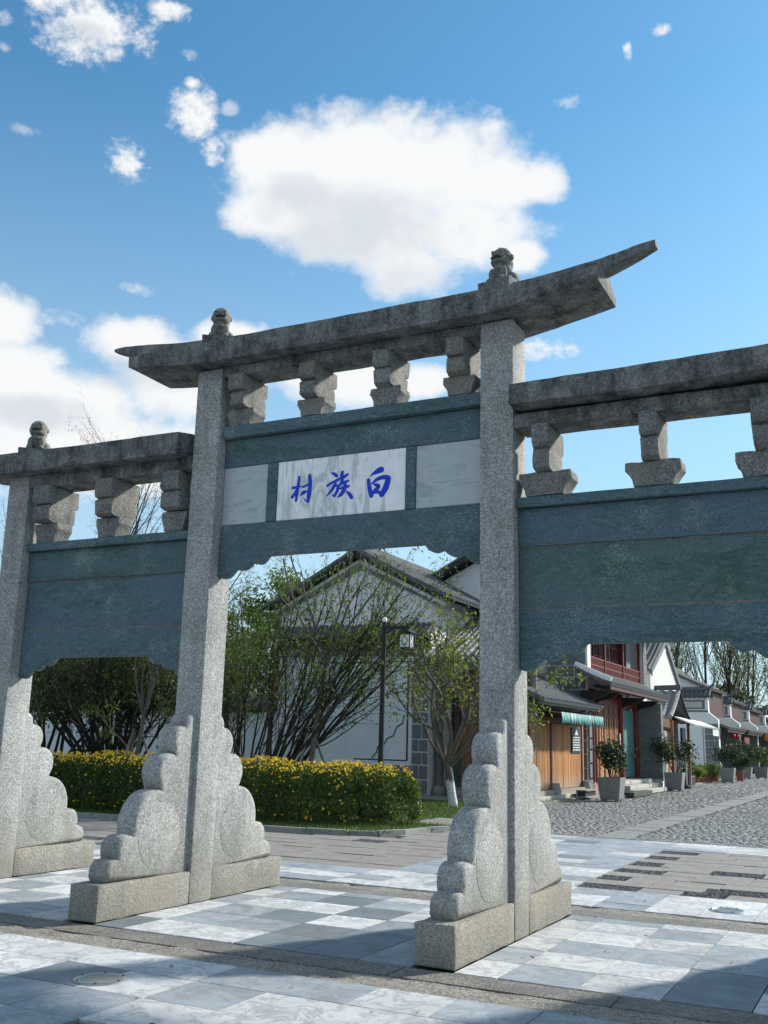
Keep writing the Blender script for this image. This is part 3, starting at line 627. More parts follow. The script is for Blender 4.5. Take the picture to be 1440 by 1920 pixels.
# bracket stones between ledge and roof
def bracket(xc, z0, z1, wb=.44, wt=.15, rot=0):
    h = z1 - z0; k = rng.uniform(.95, 1.05); zb = z0 + h * .345
    poly = [(-.36, 0), (.36, 0), (.39, .30), (.47, .60), (.5, .68), (.49, 1), (-.485, 1), (-.5, .66), (-.465, .58), (-.39, .30)]
    lower = MB().prism([(xc + u * wb * k, z0 + .002 + v * (zb - z0 - .004)) for u, v in poly], 'y', -.115, .115).build('bracket_stone', GRAND, gate, bevel=.006, cut=.07, rough=.013, smooth=25)
    st = [(-.14, 0), (-.195, .06), (-.205, .40), (-.19, .455), (-.165, .465), (-.17, .50), (-.215, .515), (-.235, .60), (-.23, 1), (.23, 1), (.235, .60), (.215, .515), (.17, .50), (.165, .465), (.19, .455), (.205, .40), (.195, .06), (.14, 0)]
    up = MB().prism([(u * rng.uniform(.97, 1.03), zb + .002 + v * (z1 - zb - .004)) for u, v in st], 'x', xc - wt / 2, xc + wt / 2).build('bracket_arm', GRAND, lower, bevel=.005, cut=.07, rough=.012, smooth=25)
for x in (-2.80, -1.965, -1.145, -.385): bracket(x, 4.623, 5.147, .31, .175)
for x in (.415, 1.335, 2.21): bracket(x, 3.601, 4.215, .455, .145)
for x in (-5.34, -4.45, -3.56): bracket(x, 3.571, 4.195, .33, .235)
# roof slabs
def roof_slab(name, secs, yw, zthick_mid, m=GRANR):
    "secs: (x, z_bottom, z_top_edge, z_ridge)"
    b = MB(); V = []; Fc = []
    for x, zb, zt, zr in secs: V += [(x, -yw, zb), (x, yw, zb), (x, yw, zt), (x, .11, zr), (x, -.11, zr), (x, -yw, zt)]
    for i in range(len(secs) - 1):
        for k in range(6): Fc.append((i * 6 + k, i * 6 + (k + 1) % 6, i * 6 + 6 + (k + 1) % 6, i * 6 + 6 + k))
    e = (len(secs) - 1) * 6; Fc += [tuple(range(6))[::-1], tuple(e + k for k in range(6))]
    b.add(V, Fc); return b.build(name, m, gate, bevel=.007, cut=.13, rough=.007, smooth=35)
roof_slab('roof_slab', [(-4.125, 5.362, 5.472, 5.60), (-3.75, 5.318, 5.478, 5.585), (-3.25, 5.272, 5.485, 5.585), (-3.0, 5.262, 5.492, 5.59), (-1.6, 5.262, 5.495, 5.59), (-.2, 5.262, 5.497, 5.59), (.10, 5.272, 5.502, 5.595), (.5, 5.340, 5.50, 5.62), (.967, 5.434, 5.518, 5.655)], .36, .2)
def ridge(name, secs):
    b = MB(); V = []; Fc = []
    for x, zb, zt, w in secs: V += [(x, -w, zb), (x, w, zb), (x, w, zt), (x, -w, zt)]
    for i in range(len(secs) - 1):
        for k in range(4): Fc.append((i * 4 + k, i * 4 + (k + 1) % 4, i * 4 + 4 + (k + 1) % 4, i * 4 + 4 + k))
    e = (len(secs) - 1) * 4; Fc += [(3, 2, 1, 0), (e, e + 1, e + 2, e + 3)]
    b.add(V, Fc); return b.build(name, GRANR, gate, bevel=.007, cut=.1, rough=.006, smooth=35)
ridge('ridge_beam', [(-4.635, 5.735, 5.770, .045), (-4.45, 5.67, 5.757, .085), (-4.1, 5.585, 5.72, .10), (-3.6, 5.54, 5.66, .105), (-2.8, 5.53, 5.625, .105), (-.2, 5.53, 5.625, .105), (.2, 5.55, 5.64, .105), (.6, 5.57, 5.675, .105), (.95, 5.60, 5.715, .10), (1.25, 5.702, 5.786, .08), (1.42, 5.765, 5.825, .05)])
MB().box(x0, x1, -.17, .17, 5.150, 5.258).build('under_beam', GRANR, gate, bevel=.01, cut=.2, rough=.006, smooth=45)
roof_slab('roof_slab', [(.178, 4.378, 4.560, 4.60), (1.2, 4.366, 4.57, 4.60), (2.3, 4.39, 4.59, 4.62), (2.75, 4.40, 4.60, 4.63), (3.5, 4.52, 4.64, 4.72)], .36, .2)
roof_slab('roof_slab', [(-3.39, 4.322, 4.555, 4.60), (-4.4, 4.335, 4.555, 4.60), (-5.87, 4.350, 4.575, 4.61), (-6.6, 4.46, 4.62, 4.69)], .36, .2)
for xl, xr, z in ((XC + .165, XD - .165, 4.22), (XA + .165, XB - .165, 4.20)): MB().box(xl, xr, -.17, .17, z, 4.345).build('under_beam', GRANR, gate, bevel=.01, cut=.2, rough=.006, smooth=45)
# seated stone lions
def lion(x, z, rz, label, s=1.0):
    bm = bmesh.new()
    def ball(c, r, sc=(1, 1, 1)):
        m = Matrix.Translation(c) @ Matrix.Diagonal((r * sc[0], r * sc[1], r * sc[2], 1)); bmesh.ops.create_icosphere(bm, subdivisions=2, radius=1, matrix=m)
    # front is -y
    ball((0, .055, .08), .105, (1.05, 1.15, .85)); ball((0, .01, .14), .092, (1, .95, 1.1)); ball((0, -.005, .262), .104, (1.0, .95, 1.06)); ball((0, -.03, .225), .086, (1.12, .95, .8)); ball((0, .04, .215), .088, (1.05, .9, 1.2))
    for q in (-1, 1):
        ball((q * .062, -.07, .085), .035, (1, 1, 2.1)); ball((q * .064, -.095, .018), .038, (1, 1.3, .6)); ball((q * .088, .06, .06), .064, (.8, 1.3, 1.0)); ball((q * .098, -.01, .02), .034, (.9, 1.5, .6))
        ball((q * .042, -.090, .302), .021, (1, .75, 1)); ball((q * .104, .02, .26), .022, (.45, 1.1, 1.5))
    ball((0, -.106, .270), .020, (1.5, .7, .8)); ball((0, -.088, .212), .05, (1.3, .6, .55)); ball((0, .175, .06), .036, (.8, 1, 1.7)); ball((0, -.078, .145), .026, (1.2, .6, 1.2))
    tmp = bpy.data.meshes.new('t'); bm.to_mesh(tmp); bm.free(); o = bpy.data.objects.new('t', tmp); COL.objects.link(o)
    md = o.modifiers.new('r', 'REMESH'); md.mode = 'VOXEL'; md.voxel_size = .0085; sm = o.modifiers.new('s', 'SMOOTH'); sm.iterations = 1; sm.factor = .4
    me = bpy.data.meshes.new_from_object(o.evaluated_get(bpy.context.evaluated_depsgraph_get())); bpy.data.objects.remove(o)
    me.polygons.foreach_set('use_smooth', [True] * len(me.polygons)); me.materials.clear(); me.materials.append(LIONM)
    e = empty('stone_lion', (x, -.02, z), label, 'statue', 'stone lions seated on the gateway roof'); e.scale = (s, s, s); e.rotation_euler.z = rz
    b = bpy.data.objects.new('body', me); COL.objects.link(b); b.parent = e; b.location = (0, 0, .045); WL[b.name] = WL[e.name]
    pm = MB().box(-.17, .17, -.15, .17, -.16, .05).build('plinth', GRANR, None, bevel=.01, cut=.08, rough=.006, smooth=45); pm.parent = e; pm.location = (0, 0, 0)
    mo = MB().prism([(-.056, .218), (-.03, .228), (.03, .228), (.056, .218), (.045, .208), (-.045, .208)], 'y', -.121, -.085).build('mouth', plain('mouth_shade', (.03, .03, .028)), None); mo.parent = e; mo.location = (0, 0, .045 + .02)  # mouth is a dark strip standing in for the shade of the slit
LIONM = granite('granite_lion', (.235, .235, .215), stain=.35, bump=.6, dark=.6, light=1.3)
lion(-.0, 5.63, -.22, 'stone lion highest on the gateway roof, at its right end, head turned left')
lion(-3.19, 5.60, .52, 'stone lion above the left post of the name plaque bay, facing forward')
lion(-5.70, 4.64, .55, 'stone lion on the lower left side roof, smallest and lowest of the seated lions')

# ================================================================== HELPERS FOR HOUSES
def blocks(parent, face, f, a0, a1, z0, z1, h, lens, m=None, depth=.06, gap=.018, name='stone_block', proud=.0):
    "running courses of stone on a wall: face 'y' looks towards -y at y=f, face 'x' looks towards +x at x=f"
    z = z0; r = 0
    while z < z1 - .04:
        hh = min(h * rng.uniform(.85, 1.15), z1 - z)
        if z1 - z - hh < h * .35: hh = z1 - z
        a = a0; first = True
        while a < a1 - .03:
            l = rng.uniform(*lens) * (rng.uniform(.4, .7) if first and r % 2 else 1); first = False
            if a1 - a - l < lens[0] * .35: l = a1 - a
            l = min(l, a1 - a); c = a + l / 2; zc = z + hh / 2; pr = rng.uniform(0, .008) + proud
            if face == 'y': inst(name, BLKME, parent, (c, f + depth / 2 - pr, zc), (l - gap, depth, hh - gap))
            else: inst(name, BLKME, parent, (f - depth / 2 + pr, c, zc), (depth, l - gap, hh - gap))
            a += l
        z += hh; r += 1
_t = MB().box(-.5, .5, -.5, .5, -.5, .5).build('blk', BLOCK, None, bevel=.03, seg=1); BLKME = _t.data; bpy.data.objects.remove(_t)
def tile_roof(parent, e0, e1, r1, r0, sp=.2, rad=.062, m=None, name='roof', sag=.05, th=.07, ends=True):
    "sloping tiled roof: eave from e0 to e1, upper edge r0 to r1; rows of half-round tiles run down the slope"
    m = m or TILE; e0, e1, r1, r0 = map(Vector, (e0, e1, r1, r0)); up = (e1 - e0).cross(r0 - e0).normalized()
    if up.z < 0: up = -up
    def pt(s, t): return (e0.lerp(e1, s)).lerp(r0.lerp(r1, s), t) - Vector((0, 0, sag * 4 * t * (1 - t)))
    NT_ = 6; b = MB(); V = []; Fc = []
    for t in range(NT_ + 1):
        for s in (0, 1): p = pt(s, t / NT_); V += [p, p - up * th]
    for t in range(NT_):
        a = t * 4; Fc += [(a, a + 2, a + 6, a + 4), (a + 1, a + 5, a + 7, a + 3), (a, a + 4, a + 5, a + 1), (a + 2, a + 3, a + 7, a + 6)]
    Fc += [(0, 1, 3, 2), (NT_ * 4, NT_ * 4 + 2, NT_ * 4 + 3, NT_ * 4 + 1)]; b.add(V, Fc); o = b.build(name, m, parent)
    w = MB(); n = max(2, round((e1 - e0).length / sp)); side = (e1 - e0).normalized(); nt = 14 if (r0 - e0).length > 1 else 8
    for i in range(n + 1):
        s = min(max(i / n, .012), .988); V = []; Fc = []
        for t in range(nt + 1):
            p = pt(s, t / nt); k = rad * (1.08 if t % 2 else .94)
            for q in range(5):
                an = math.pi * q / 4; V.append(p + side * math.cos(an) * k + up * (math.sin(an) * k + .003))
        for t in range(nt):
            for q in range(4): a = t * 5 + q; Fc.append((a, a + 1, a + 6, a + 5))
        Fc.append((0, 1, 2, 3, 4)); w.add(V, Fc)
        if ends:   # round end cap at the eave
            d = (e0 - r0).normalized(); c = pt(s, 0) + up * .01 + d * .004
            w.add([c + (side * math.cos(q * math.pi / 4) + up * math.sin(q * math.pi / 4)) * rad * 1.05 for q in range(8)], [tuple(range(8))])
    w.build('tile_rows', m, o, kind='stuff'); return o
def beam(name, p, q, w, h, m, parent):
    p, q = Vector(p), Vector(q); t = q - p; s = t.cross(Vector((0, 0, 1))); s = s.normalized() if s.length > 1e-5 else Vector((1, 0, 0)); u = s.cross(t).normalized()
    return MB().obox((p + q) / 2, t / 2, s * w / 2, u * h / 2).build(name, m, parent)
def bx(name, x0, x1, y0, y1, z0, z1, m, parent, **k): return MB().box(x0, x1, y0, y1, z0, z1).build(name, m, parent, **k)

# ================================================================== WHITE GABLE HOUSE behind the lamp
h = empty('gable_house', (-11.6, 19.2, 0), 'white gable house with dark tiled roof behind the leaning shrub and street lamp', 'house')
MB().prism([(-14.4, 0), (-9.17, 0), (-9.17, 5.82), (-11.59, 7.06), (-14.4, 5.68)], 'y', 19.06, 29).build('wall', PLAST, h)
tile_roof(h, (-8.35, 18.62, 5.68), (-8.35, 29.4, 5.68), (-11.59, 29.4, 7.34), (-11.59, 18.62, 7.34), .26, .075)
tile_roof(h, (-14.95, 18.62, 5.62), (-14.95, 29.4, 5.62), (-11.59, 29.4, 7.34), (-11.59, 18.62, 7.34), .26, .075)
beam('ridge_tiles', (-11.59, 18.6, 7.42), (-11.59, 29.4, 7.42), .22, .22, TILE, h)
for s, xe, ze in ((1, -8.5, 5.66), (-1, -14.8, 5.60)):
    beam('verge_board', (-11.59, 18.78, 7.17), (xe, 18.78, ze), .3, .16, DARKW, h); beam('verge_trim', (-11.59, 18.98, 6.98), (xe + (-.2 * s), 18.98, ze - .14), .10, .10, PLAST, h); beam('verge_trim', (-11.59, 19.0, 6.80), (xe - .5 * s, 19.0, ze - .06), .08, .12, BLOCK, h)
tile_roof(h, (-14.5, 18.45, 4.62), (-9.0, 18.45, 4.62), (-9.0, 19.04, 4.98), (-14.5, 19.04, 4.98), .2, .06, name='pent_roof', sag=.01)
bx('frieze', -14.4, -9.17, 18.92, 19.05, 4.22, 4.58, DARKW, h); bx('frieze', -14.4, -9.17, 18.86, 19.05, 4.06, 4.20, BLOCK, h)
bx('wall_panel', -13.58, -9.78, 18.99, 19.055, .93, 3.95, PLASB, h)
for a, b_, c, d in ((-13.7, -9.70, 3.955, 4.045), (-13.7, -9.70, .86, .926), (-13.7, -13.585, .93, 3.95), (-9.775, -9.70, .93, 3.95)): bx('panel_frame', a, b_, 18.96, 19.055, c, d, PLAST, h)
for a, b_, c, d in ((-13.5, -9.86, 3.84, 3.875), (-9.88, -9.83, 1.0, 3.83), (-11.6, -9.86, .985, 1.02)): bx('painted_border', a, b_, 18.982, 18.992, c, d, DARKW, h)
pth = [(-11.0, 1.05), (-10.85, 1.2), (-10.8, 1.38), (-10.6, 1.45), (-10.5, 1.62), (-10.3, 1.70), (-10.2, 1.95), (-10.02, 2.05), (-9.95, 2.3)]
for (a, b_), (c, d) in zip(pth, pth[1:]): beam('painted_border', (a, 18.984, b_), (c, 18.984, d), .012, .03, DARKW, h)
bx('mortar_wall', -9.69, -9.17, 18.98, 19.055, .05, 4.05, MORT, h); blocks(h, 'y', 18.95, -9.69, -9.17, .08, 4.05, .40, (.24, .40), depth=.05, gap=.045)
bx('mortar_wall', -14.4, -9.70, 18.98, 19.055, .05, .85, MORT, h); blocks(h, 'y', 18.95, -14.4, -9.70, .05, .85, .4, (.5, .8), depth=.05, gap=.02)

# garden wall left of it
gw = empty('garden_wall', (-21, 19.2, 0), 'long pale plaster garden wall with grey tiled cap behind the bushes on the left', 'wall')
bx('wall', -40, -14.45, 19.08, 19.4, 0, 2.34, PLASB, gw); bx('frieze', -40, -14.45, 19.02, 19.46, 2.345, 2.48, BLOCK, gw)
tile_roof(gw, (-40, 18.85, 2.46), (-14.5, 18.85, 2.46), (-14.5, 19.24, 2.78), (-40, 19.24, 2.78), .2, .06, name='wall_cap', sag=0)
tile_roof(gw, (-40, 19.63, 2.46), (-14.5, 19.63, 2.46), (-14.5, 19.24, 2.78), (-40, 19.24, 2.78), .2, .06, name='wall_cap', sag=0); beam('ridge_tiles', (-40, 19.24, 2.83), (-14.5, 19.24, 2.83), .16, .13, TILE, gw)

# ================================================================== TIMBER FRONTED SHOP between gable house and stall
h = empty('timber_shop', (-7.6, 20, 0), 'timber fronted shop with lattice window and grey plank base behind the whitewashed tree', 'shop')
bx('wall', -9.1, -7.75, 19.62, 24.2, .05, 4.3, PLAST, h); bx('wall', -7.745, -6.25, 19.62, 19.8, .05, 4.05, PLASB, h)
for k in range(8): bx('plank', -8.7, -6.1, 19.5 + rng.uniform(-.008, .004), 19.6, .32 + k * .135, .32 + k * .135 + .125, plain('grey_green_plank', (.10, .125, .125), .7, .3, 8, .3, stretch=(.4, 1, 6)) if k == 0 else bpy.data.materials['grey_green_plank'], h)
bx('sill', -8.75, -6.1, 19.42, 19.6, 1.42, 1.52, WOODB, h); bx('lintel', -8.75, -6.1, 19.42, 19.6, 2.80, 2.98, WOODB, h)
wn = bx('window', -8.7, -6.1, 19.54, 19.6, 1.525, 2.795, DGLASS, h)
for k in range(13): bx('mullion', -8.66 + k * .21, -8.63 + k * .21, 19.5, 19.54, 1.53, 2.79, WOODB, wn)
for k in range(3): bx('mullion', -8.69, -6.11, 19.498, 19.537, 1.78 + k * .33, 1.81 + k * .33, WOODB, wn)
for k in range(11): bx('board', -8.72 + k * .237, -8.72 + k * .237 + .229, 19.46 + rng.uniform(-.01, .01), 19.6, 2.99, 3.62, WOODB, h)
bx('plaster_strip', -8.72, -6.1, 19.5, 19.6, 3.63, 3.98, PLASB, h)
for x in (-8.95, -6.12):
    p = MB().lathe((x, 19.3, 0), [(.12, .33), (.125, 1), (.12, 4.0)], 12).build('timber_post', GRAYW, h, smooth=40); MB().lathe((x, 19.3, 0), [(.17, 0), (.21, .1), (.22, .2), (.16, .33)], 12).build('stone_pedestal', KERB, p, smooth=40)
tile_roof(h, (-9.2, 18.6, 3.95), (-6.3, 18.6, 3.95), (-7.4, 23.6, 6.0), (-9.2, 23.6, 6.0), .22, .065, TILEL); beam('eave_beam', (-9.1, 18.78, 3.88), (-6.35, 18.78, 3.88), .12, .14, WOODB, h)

# ================================================================== WOODEN STALL with teal awning
h = empty('wooden_stall', (-6.2, 21.4, 0), 'low wooden stall with orange plank doors and grey tiled roof beside the street', 'stall')
bx('wall', -8.0, -6.12, 18.62, 24.1, .05, 2.85, WOODB, h); bx('stone_sill', -6.2, -5.72, 18.55, 24.15, .03, .17, STEPM, h, bevel=.02); bx('wood_sill', -6.1, -5.86, 18.6, 24.1, .172, .30, GRAYW, h)
dr = [bx('door', -6.12, -6.06, 18.66, 20.52, .31, 2.17, WOODB, h), bx('door', -6.12, -6.06, 20.66, 23.72, .31, 2.17, WOODB, h)]
for d, a, b_ in ((dr[0], 18.66, 20.52), (dr[1], 20.66, 23.72)):
    n = round((b_ - a) / .27); w = (b_ - a) / n
    for k in range(n): bx('plank', -6.058, -6.02 + rng.uniform(-.006, .006), a + k * w + .006, a + (k + 1) * w - .006, .315, 2.165, WOODO, d)
for y in (18.6, 20.59, 23.82):
    p = bx('post', -6.10, -5.98, y - .06, y + .06, .30, 2.6, WOODO if y > 23 else WOODB, h); MB().lathe((-5.9, y, .17), [(.15, 0), (.17, .1), (.12, .32)], 10).build('stone_foot', KERB, p, smooth=40)
bx('lintel', -6.12, -5.97, 18.6, 23.9, 2.18, 2.34, WOODB, h); bx('fascia', -5.62, -5.54, 18.2, 24.3, 2.62, 2.74, GRAYW, h)
tile_roof(h, (-5.42, 18.1, 2.74), (-5.42, 24.25, 2.74), (-7.6, 24.25, 3.82), (-7.6, 18.1, 3.82), .245, .07, TILE)
for k in range(12): beam('rafter', (-5.55, 18.4 + k * .52, 2.70), (-7.0, 18.4 + k * .52, 3.42), .06, .07, WOODB, h)
# awning
aw = empty('awning', (-5.6, 21.7, 2.4), 'faded teal striped cloth awning with ragged hem above the plank doors', 'awning')
def awning_mesh(yA, yB, xw, zw, xf, zf, drop, m, name, par, wav=.03, n=90):
    V = []; Fc = []; rows = [(xw, zw), ((xw + xf) / 2, (zw + zf) / 2 - .03), (xf, zf), (xf + .015, zf - drop * .55), (xf + .02, zf - drop)]
    for i in range(n + 1):
        y = yA + (yB - yA) * i / n
        for r, (x, z) in enumerate(rows):
            k = max(0, r - 2); V.append((x + k * wav * .5 * math.sin(i * 1.1), y + k * .01 * math.sin(i * 2.3), z + (-.025 * (1 + math.sin(i * .8 + noise.noise((i * .3, 0, 0)) * 3)) if r == 4 else 0)))
    R_ = len(rows)
    for i in range(n):
        for r in range(R_ - 1): a = i * R_ + r; Fc.append((a, a + R_, a + R_ + 1, a + 1))
    o = npmesh(name, V, Fc, m, par); md = o.modifiers.new('t', 'SOLIDIFY'); md.thickness = .006; return o
def stripe_cloth():
    t = NT('teal_striped_cloth', .8, .2); w = t.noise(4.5, 3, .7, t.map((.2, 2.3, .15))); t.col(t.ramp(w, [(.38, (.045, .15, .15)), (.46, (.11, .30, .29)), (.56, (.16, .36, .35)), (.62, (.50, .60, .57))])); return t.m
STRC = stripe_cloth()
awning_mesh(19.25, 23.75, -5.98, 2.56, -5.30, 2.44, .27, STRC, 'cloth', aw); beam('front_rail', (-5.31, 19.25, 2.43), (-5.31, 23.75, 2.43), .03, .03, METALR, aw)
for y in (19.4, 21.5, 23.6): beam('arm', (-5.98, y, 2.5), (-5.33, y, 2.42), .02, .02, METALR, aw)
sg = empty('notice_board', (-5.99, 23.1, 1.7), 'dark notice board with pale lines of print on the right stall door', 'sign'); bx('board', -6.012, -5.985, 22.62, 23.62, 1.33, 2.08, SIGNB, sg)
for k in range(6):
    y = 22.75
    while y < 23.45: l = rng.uniform(.08, .25); bx('print_line', -5.9845, -5.982, y, min(y + l, 23.5), 1.40 + k * .075, 1.435 + k * .075, PAPER, sg); y += l + .04
MB().prism([(22.95, 1.87), (23.3, 1.87), (23.12, 2.05)], 'x', -5.9845, -5.982).build('print_emblem', PAPER, sg)
cr = empty('brick_crate', (-5.5, 22.3, 0), 'hollow dark concrete block lying on the cobbles below the stall doors', 'block')
MB().box(-5.62, -5.30, 21.7, 22.95, .07, .10).box(-5.62, -5.30, 21.7, 22.95, .25, .28).box(-5.62, -5.585, 21.7, 22.95, .102, .248).build('shell', KERB, cr); bx('hollow_shade_fill', -5.584, -5.36, 21.75, 22.9, .102, .248, SIGNB, cr)  # solid dark fill stands in for the shade inside the hollow block

# ================================================================== RED BALCONY HOUSE
h = empty('balcony_house', (-8.5, 28.5, 0), 'two storey house with red timber balcony, gilded doors and stone steps to the street', 'house')
MB().prism([(-12.9, 0), (-6.62, 0), (-6.62, 6.6), (-9.4, 8.1), (-12.9, 6.35)], 'y', 24.7, 33.2).build('wall', PLAST, h)
tile_roof(h, (-5.0, 24.1, 6.12), (-5.0, 33.7, 6.12), (-9.4, 33.7, 8.45), (-9.4, 24.1, 8.45), .26, .075); tile_roof(h, (-13.6, 24.1, 6.25), (-13.6, 33.7, 6.25), (-9.4, 33.7, 8.45), (-9.4, 24.1, 8.45), .26, .075)
beam('verge_board', (-9.4, 24.25, 8.27), (-13.4, 24.25, 6.2), .3, .16, DARKW, h); beam('verge_board', (-9.4, 24.25, 8.27), (-5.1, 24.25, 6.05), .3, .16, DARKW, h)
beam('eave_beam', (-5.2, 24.2, 6.02), (-5.2, 33.6, 6.02), .14, .16, REDD, h)
bx('mortar_wall', -7.35, -6.02, 24.55, 24.68, .05, 6.3, MORT, h); blocks(h, 'y', 24.5, -7.35, -6.03, 2.6, 6.2, .42, (.5, .75), depth=.06, gap=.045); blocks(h, 'y', 24.5, -6.30, -6.03, .1, 2.6, .42, (.26, .27), depth=.06, gap=.045)
blocks(h, 'x', -5.96, 24.53, 24.98, .1, 3.3, .42, (.45, .46), depth=.06, gap=.045); bx('white_corner', -6.02, -5.97, 24.53, 24.9, 3.75, 6.1, PLAST, h)
# ground floor doors
bx('threshold', -6.6, -5.95, 25.0, 31.4, .05, .44, PINK, h)
for y in (24.98, 25.28, 28.95, 31.35): MB().lathe((-6.02, y, 0), [(.12, .42), (.115, 3.4)], 12).build('red_column', REDW, h, smooth=40)
def lattice_door(y0, y1):
    d = bx('gilded_door', -6.14, -6.08, y0, y1, .45, 2.95, REDW, h)
    for a, b_ in ((2.62, 2.88), (.98, 1.18), (.52, .92)): bx('carved_panel', -6.079, -6.055, y0 + .1, y1 - .1, a, b_, GOLD if a < 2 else WOODB, d)
    bx('carved_panel', -6.079, -6.05, y0 + .14, y0 + .30, 1.30, 2.52, GOLD, d); bx('carved_panel', -6.079, -6.05, y1 - .30, y1 - .14, 1.30, 2.52, GOLD, d); bx('door_rail', -6.075, -6.035, y0 + .315, y1 - .315, 1.28, 2.53, REDW, d)
    for y in (y0 + .04, y1 - .04): bx('door_rail', -6.075, -6.035, y - .035, y + .035, .46, 2.94, REDW, d)
    for z in (2.57, 1.24, .95, 2.92): bx('door_rail', -6.075, -6.035, y0 + .08, y1 - .08, z - .035, z + .035, REDW, d)
for k in range(5): lattice_door(25.35 + k * .71, 25.35 + k * .71 + .70)
bx('lintel', -6.16, -5.98, 25.0, 31.4, 2.96, 3.3, REDW, h); bx('doorway_shade_panel', -6.30, -6.2, 29.1, 31.3, .45, 2.95, DARKW, h)  # dark sheet behind the teal door stands in for the doorway's shade
dd = bx('teal_door', -6.13, -6.07, 29.15, 31.2, .47, 2.9, TEAL, h)
for k in range(8): bx('plank', -6.068, -6.045 + rng.uniform(-.006, .004), 29.16 + k * .254, 29.16 + k * .254 + .245, .48, 2.88, TEAL, dd)
bx('white_notice', -6.0, -5.985, 28.72, 28.92, 1.62, 2.02, PAPER, h)
# mid roof, brackets under it
tile_roof(h, (-4.92, 23.4, 3.48), (-4.92, 32.6, 3.48), (-6.05, 32.6, 3.98), (-6.05, 23.4, 3.98), .22, .062, name='canopy_roof')
beam('eave_beam', (-5.02, 23.5, 3.37), (-5.02, 32.5, 3.37), .10, .15, REDD, h); beam('eave_beam', (-5.5, 23.5, 3.42), (-5.5, 32.5, 3.42), .1, .1, DARKW, h); beam('verge_tiles', (-4.9, 23.35, 3.60), (-6.05, 23.35, 4.1), .14, .12, PLAST, h)
for k in range(26): beam('rafter', (-4.98, 23.6 + k * .35, 3.43), (-6.0, 23.6 + k * .35, 3.86), .06, .07, REDD, h)
for y in (24.1, 25.3, 28.95, 31.35): MB().prism([(-6.1, 3.3), (-6.1, 2.75), (-5.8, 3.0), (-5.35, 3.1), (-5.1, 3.28)], 'y', y - .07, y + .07).build('eave_bracket', DARKW, h, bevel=.01, seg=1)
# balcony
bx('balcony_floor', -6.6, -5.98, 24.92, 32.5, 3.86, 3.97, REDW, h); bx('balcony_back', -6.62, -6.55, 24.92, 32.5, 3.98, 6.05, REDW, h)
for y in (25.0, 26.95, 29.6, 32.35): bx('balcony_post', -6.08, -5.99, y - .05, y + .05, 3.97, 6.05, REDW, h)
for z in (4.0, 4.22, 4.47): beam('balcony_rail', (-6.035, 25.0, z), (-6.035, 32.35, z), .05, .05, REDW, h)
b = MB()
for k in range(72): y = 25.1 + k * .1; b.box(-6.05, -6.02, y, y + .04, 4.02, 4.45)
b.build('balusters', REDW, h, kind='stuff')
for y in (25.3, 26.1, 27.3, 28.1, 28.9, 29.9, 30.6):
    w = bx('window', -6.56, -6.53, y, y + .62, 4.3, 5.75, DGLASS, h)
    for k in range(4): bx('muntin', -6.529, -6.51, y + .02 + k * .19, y + .05 + k * .19, 4.3, 5.75, REDW, w)
    for z in (4.72, 5.2): bx('muntin', -6.5285, -6.511, y + .01, y + .61, z, z + .03, REDW, w)
bx('curtain', -6.3, -6.27, 31.25, 31.95, 4.1, 5.7, plain('grey_curtain', (.22, .25, .26), .9, .15), h)
bx('end_pier', -6.5, -5.93, 32.5, 33.15, 0, 6.0, MORT, h); blocks(h, 'x', -5.9, 32.5, 33.15, 3.6, 6.0, .4, (.6, .7), gap=.025)
# wing wall beside the door
bx('wing_wall', -6.1, -5.12, 31.55, 31.9, .05, 3.25, MORT, h); blocks(h, 'y', 31.5, -6.08, -5.14, .40, 3.2, .36, (.42, .6), gap=.02); blocks(h, 'x', -5.08, 31.52, 31.88, .35, 3.2, .36, (.30, .36), gap=.02)
# steps
st = empty('door_steps', (-5.4, 28.5, 0), 'three pale stone steps leading up to the gilded and teal doors', 'steps')
for k, (x0, x1, z0, z1, ya, yb) in enumerate(((-5.95, -5.40, .30, .42, 26.2, 31.4), (-5.95, -5.08, .165, .295, 26.2, 31.4), (-5.95, -4.76, .02, .16, 26.2, 30.6))):
    y = ya
    while y < yb - .1:
        l = min(rng.uniform(.9, 1.6), yb - y); bx('step_stone', x0, x1 + rng.uniform(-.02, .02), y + .006, y + l - .006, z0, z1, STEPM, st, bevel=.015); y += l
bn = empty('stone_curb', (-4.7, 26.4, 0), 'long dark stone curb lying in front of the steps beside the first planter', 'stone'); bx('bar', -4.78, -4.50, 24.2, 26.9, .02, .17, plain('dark_curb', (.05, .055, .055), .8, .3), bn, bevel=.015)

# ================================================================== WHITE GABLE TURNED TO THE STREET
h = empty('street_gable_house', (-8.5, 36.7, 0), 'bright white gable turned to the street just beyond the red balcony', 'house')
MB().prism([(33.75, 0), (39.3, 0), (39.3, 4.6), (36.8, 6.05), (33.75, 4.75)], 'x', -12, -5.9).build('wall', plain('bright_plaster', (.62, .62, .60), .9, .08, 1.5, .1), h)
tile_roof(h, (-12, 33.5, 4.68), (-5.86, 33.5, 4.68), (-5.86, 36.8, 6.28), (-12, 36.8, 6.28), .25, .05); tile_roof(h, (-12, 39.8, 4.40), (-5.86, 39.8, 4.40), (-5.86, 36.8, 6.28), (-12, 36.8, 6.28), .25, .05)
beam('verge_board', (-5.84, 36.8, 6.14), (-5.84, 33.6, 4.58), .10, .2, BLOCK, h); beam('verge_board', (-5.84, 36.8, 6.14), (-5.84, 39.8, 4.28), .10, .2, BLOCK, h); beam('verge_trim', (-5.88, 36.8, 5.75), (-5.88, 34.0, 4.5), .08, .12, MORT, h)
pc = empty('porch_shop', (-5.6, 34.6, 0), 'small shop under a steep tiled porch roof beside the stone wing wall', 'shop')
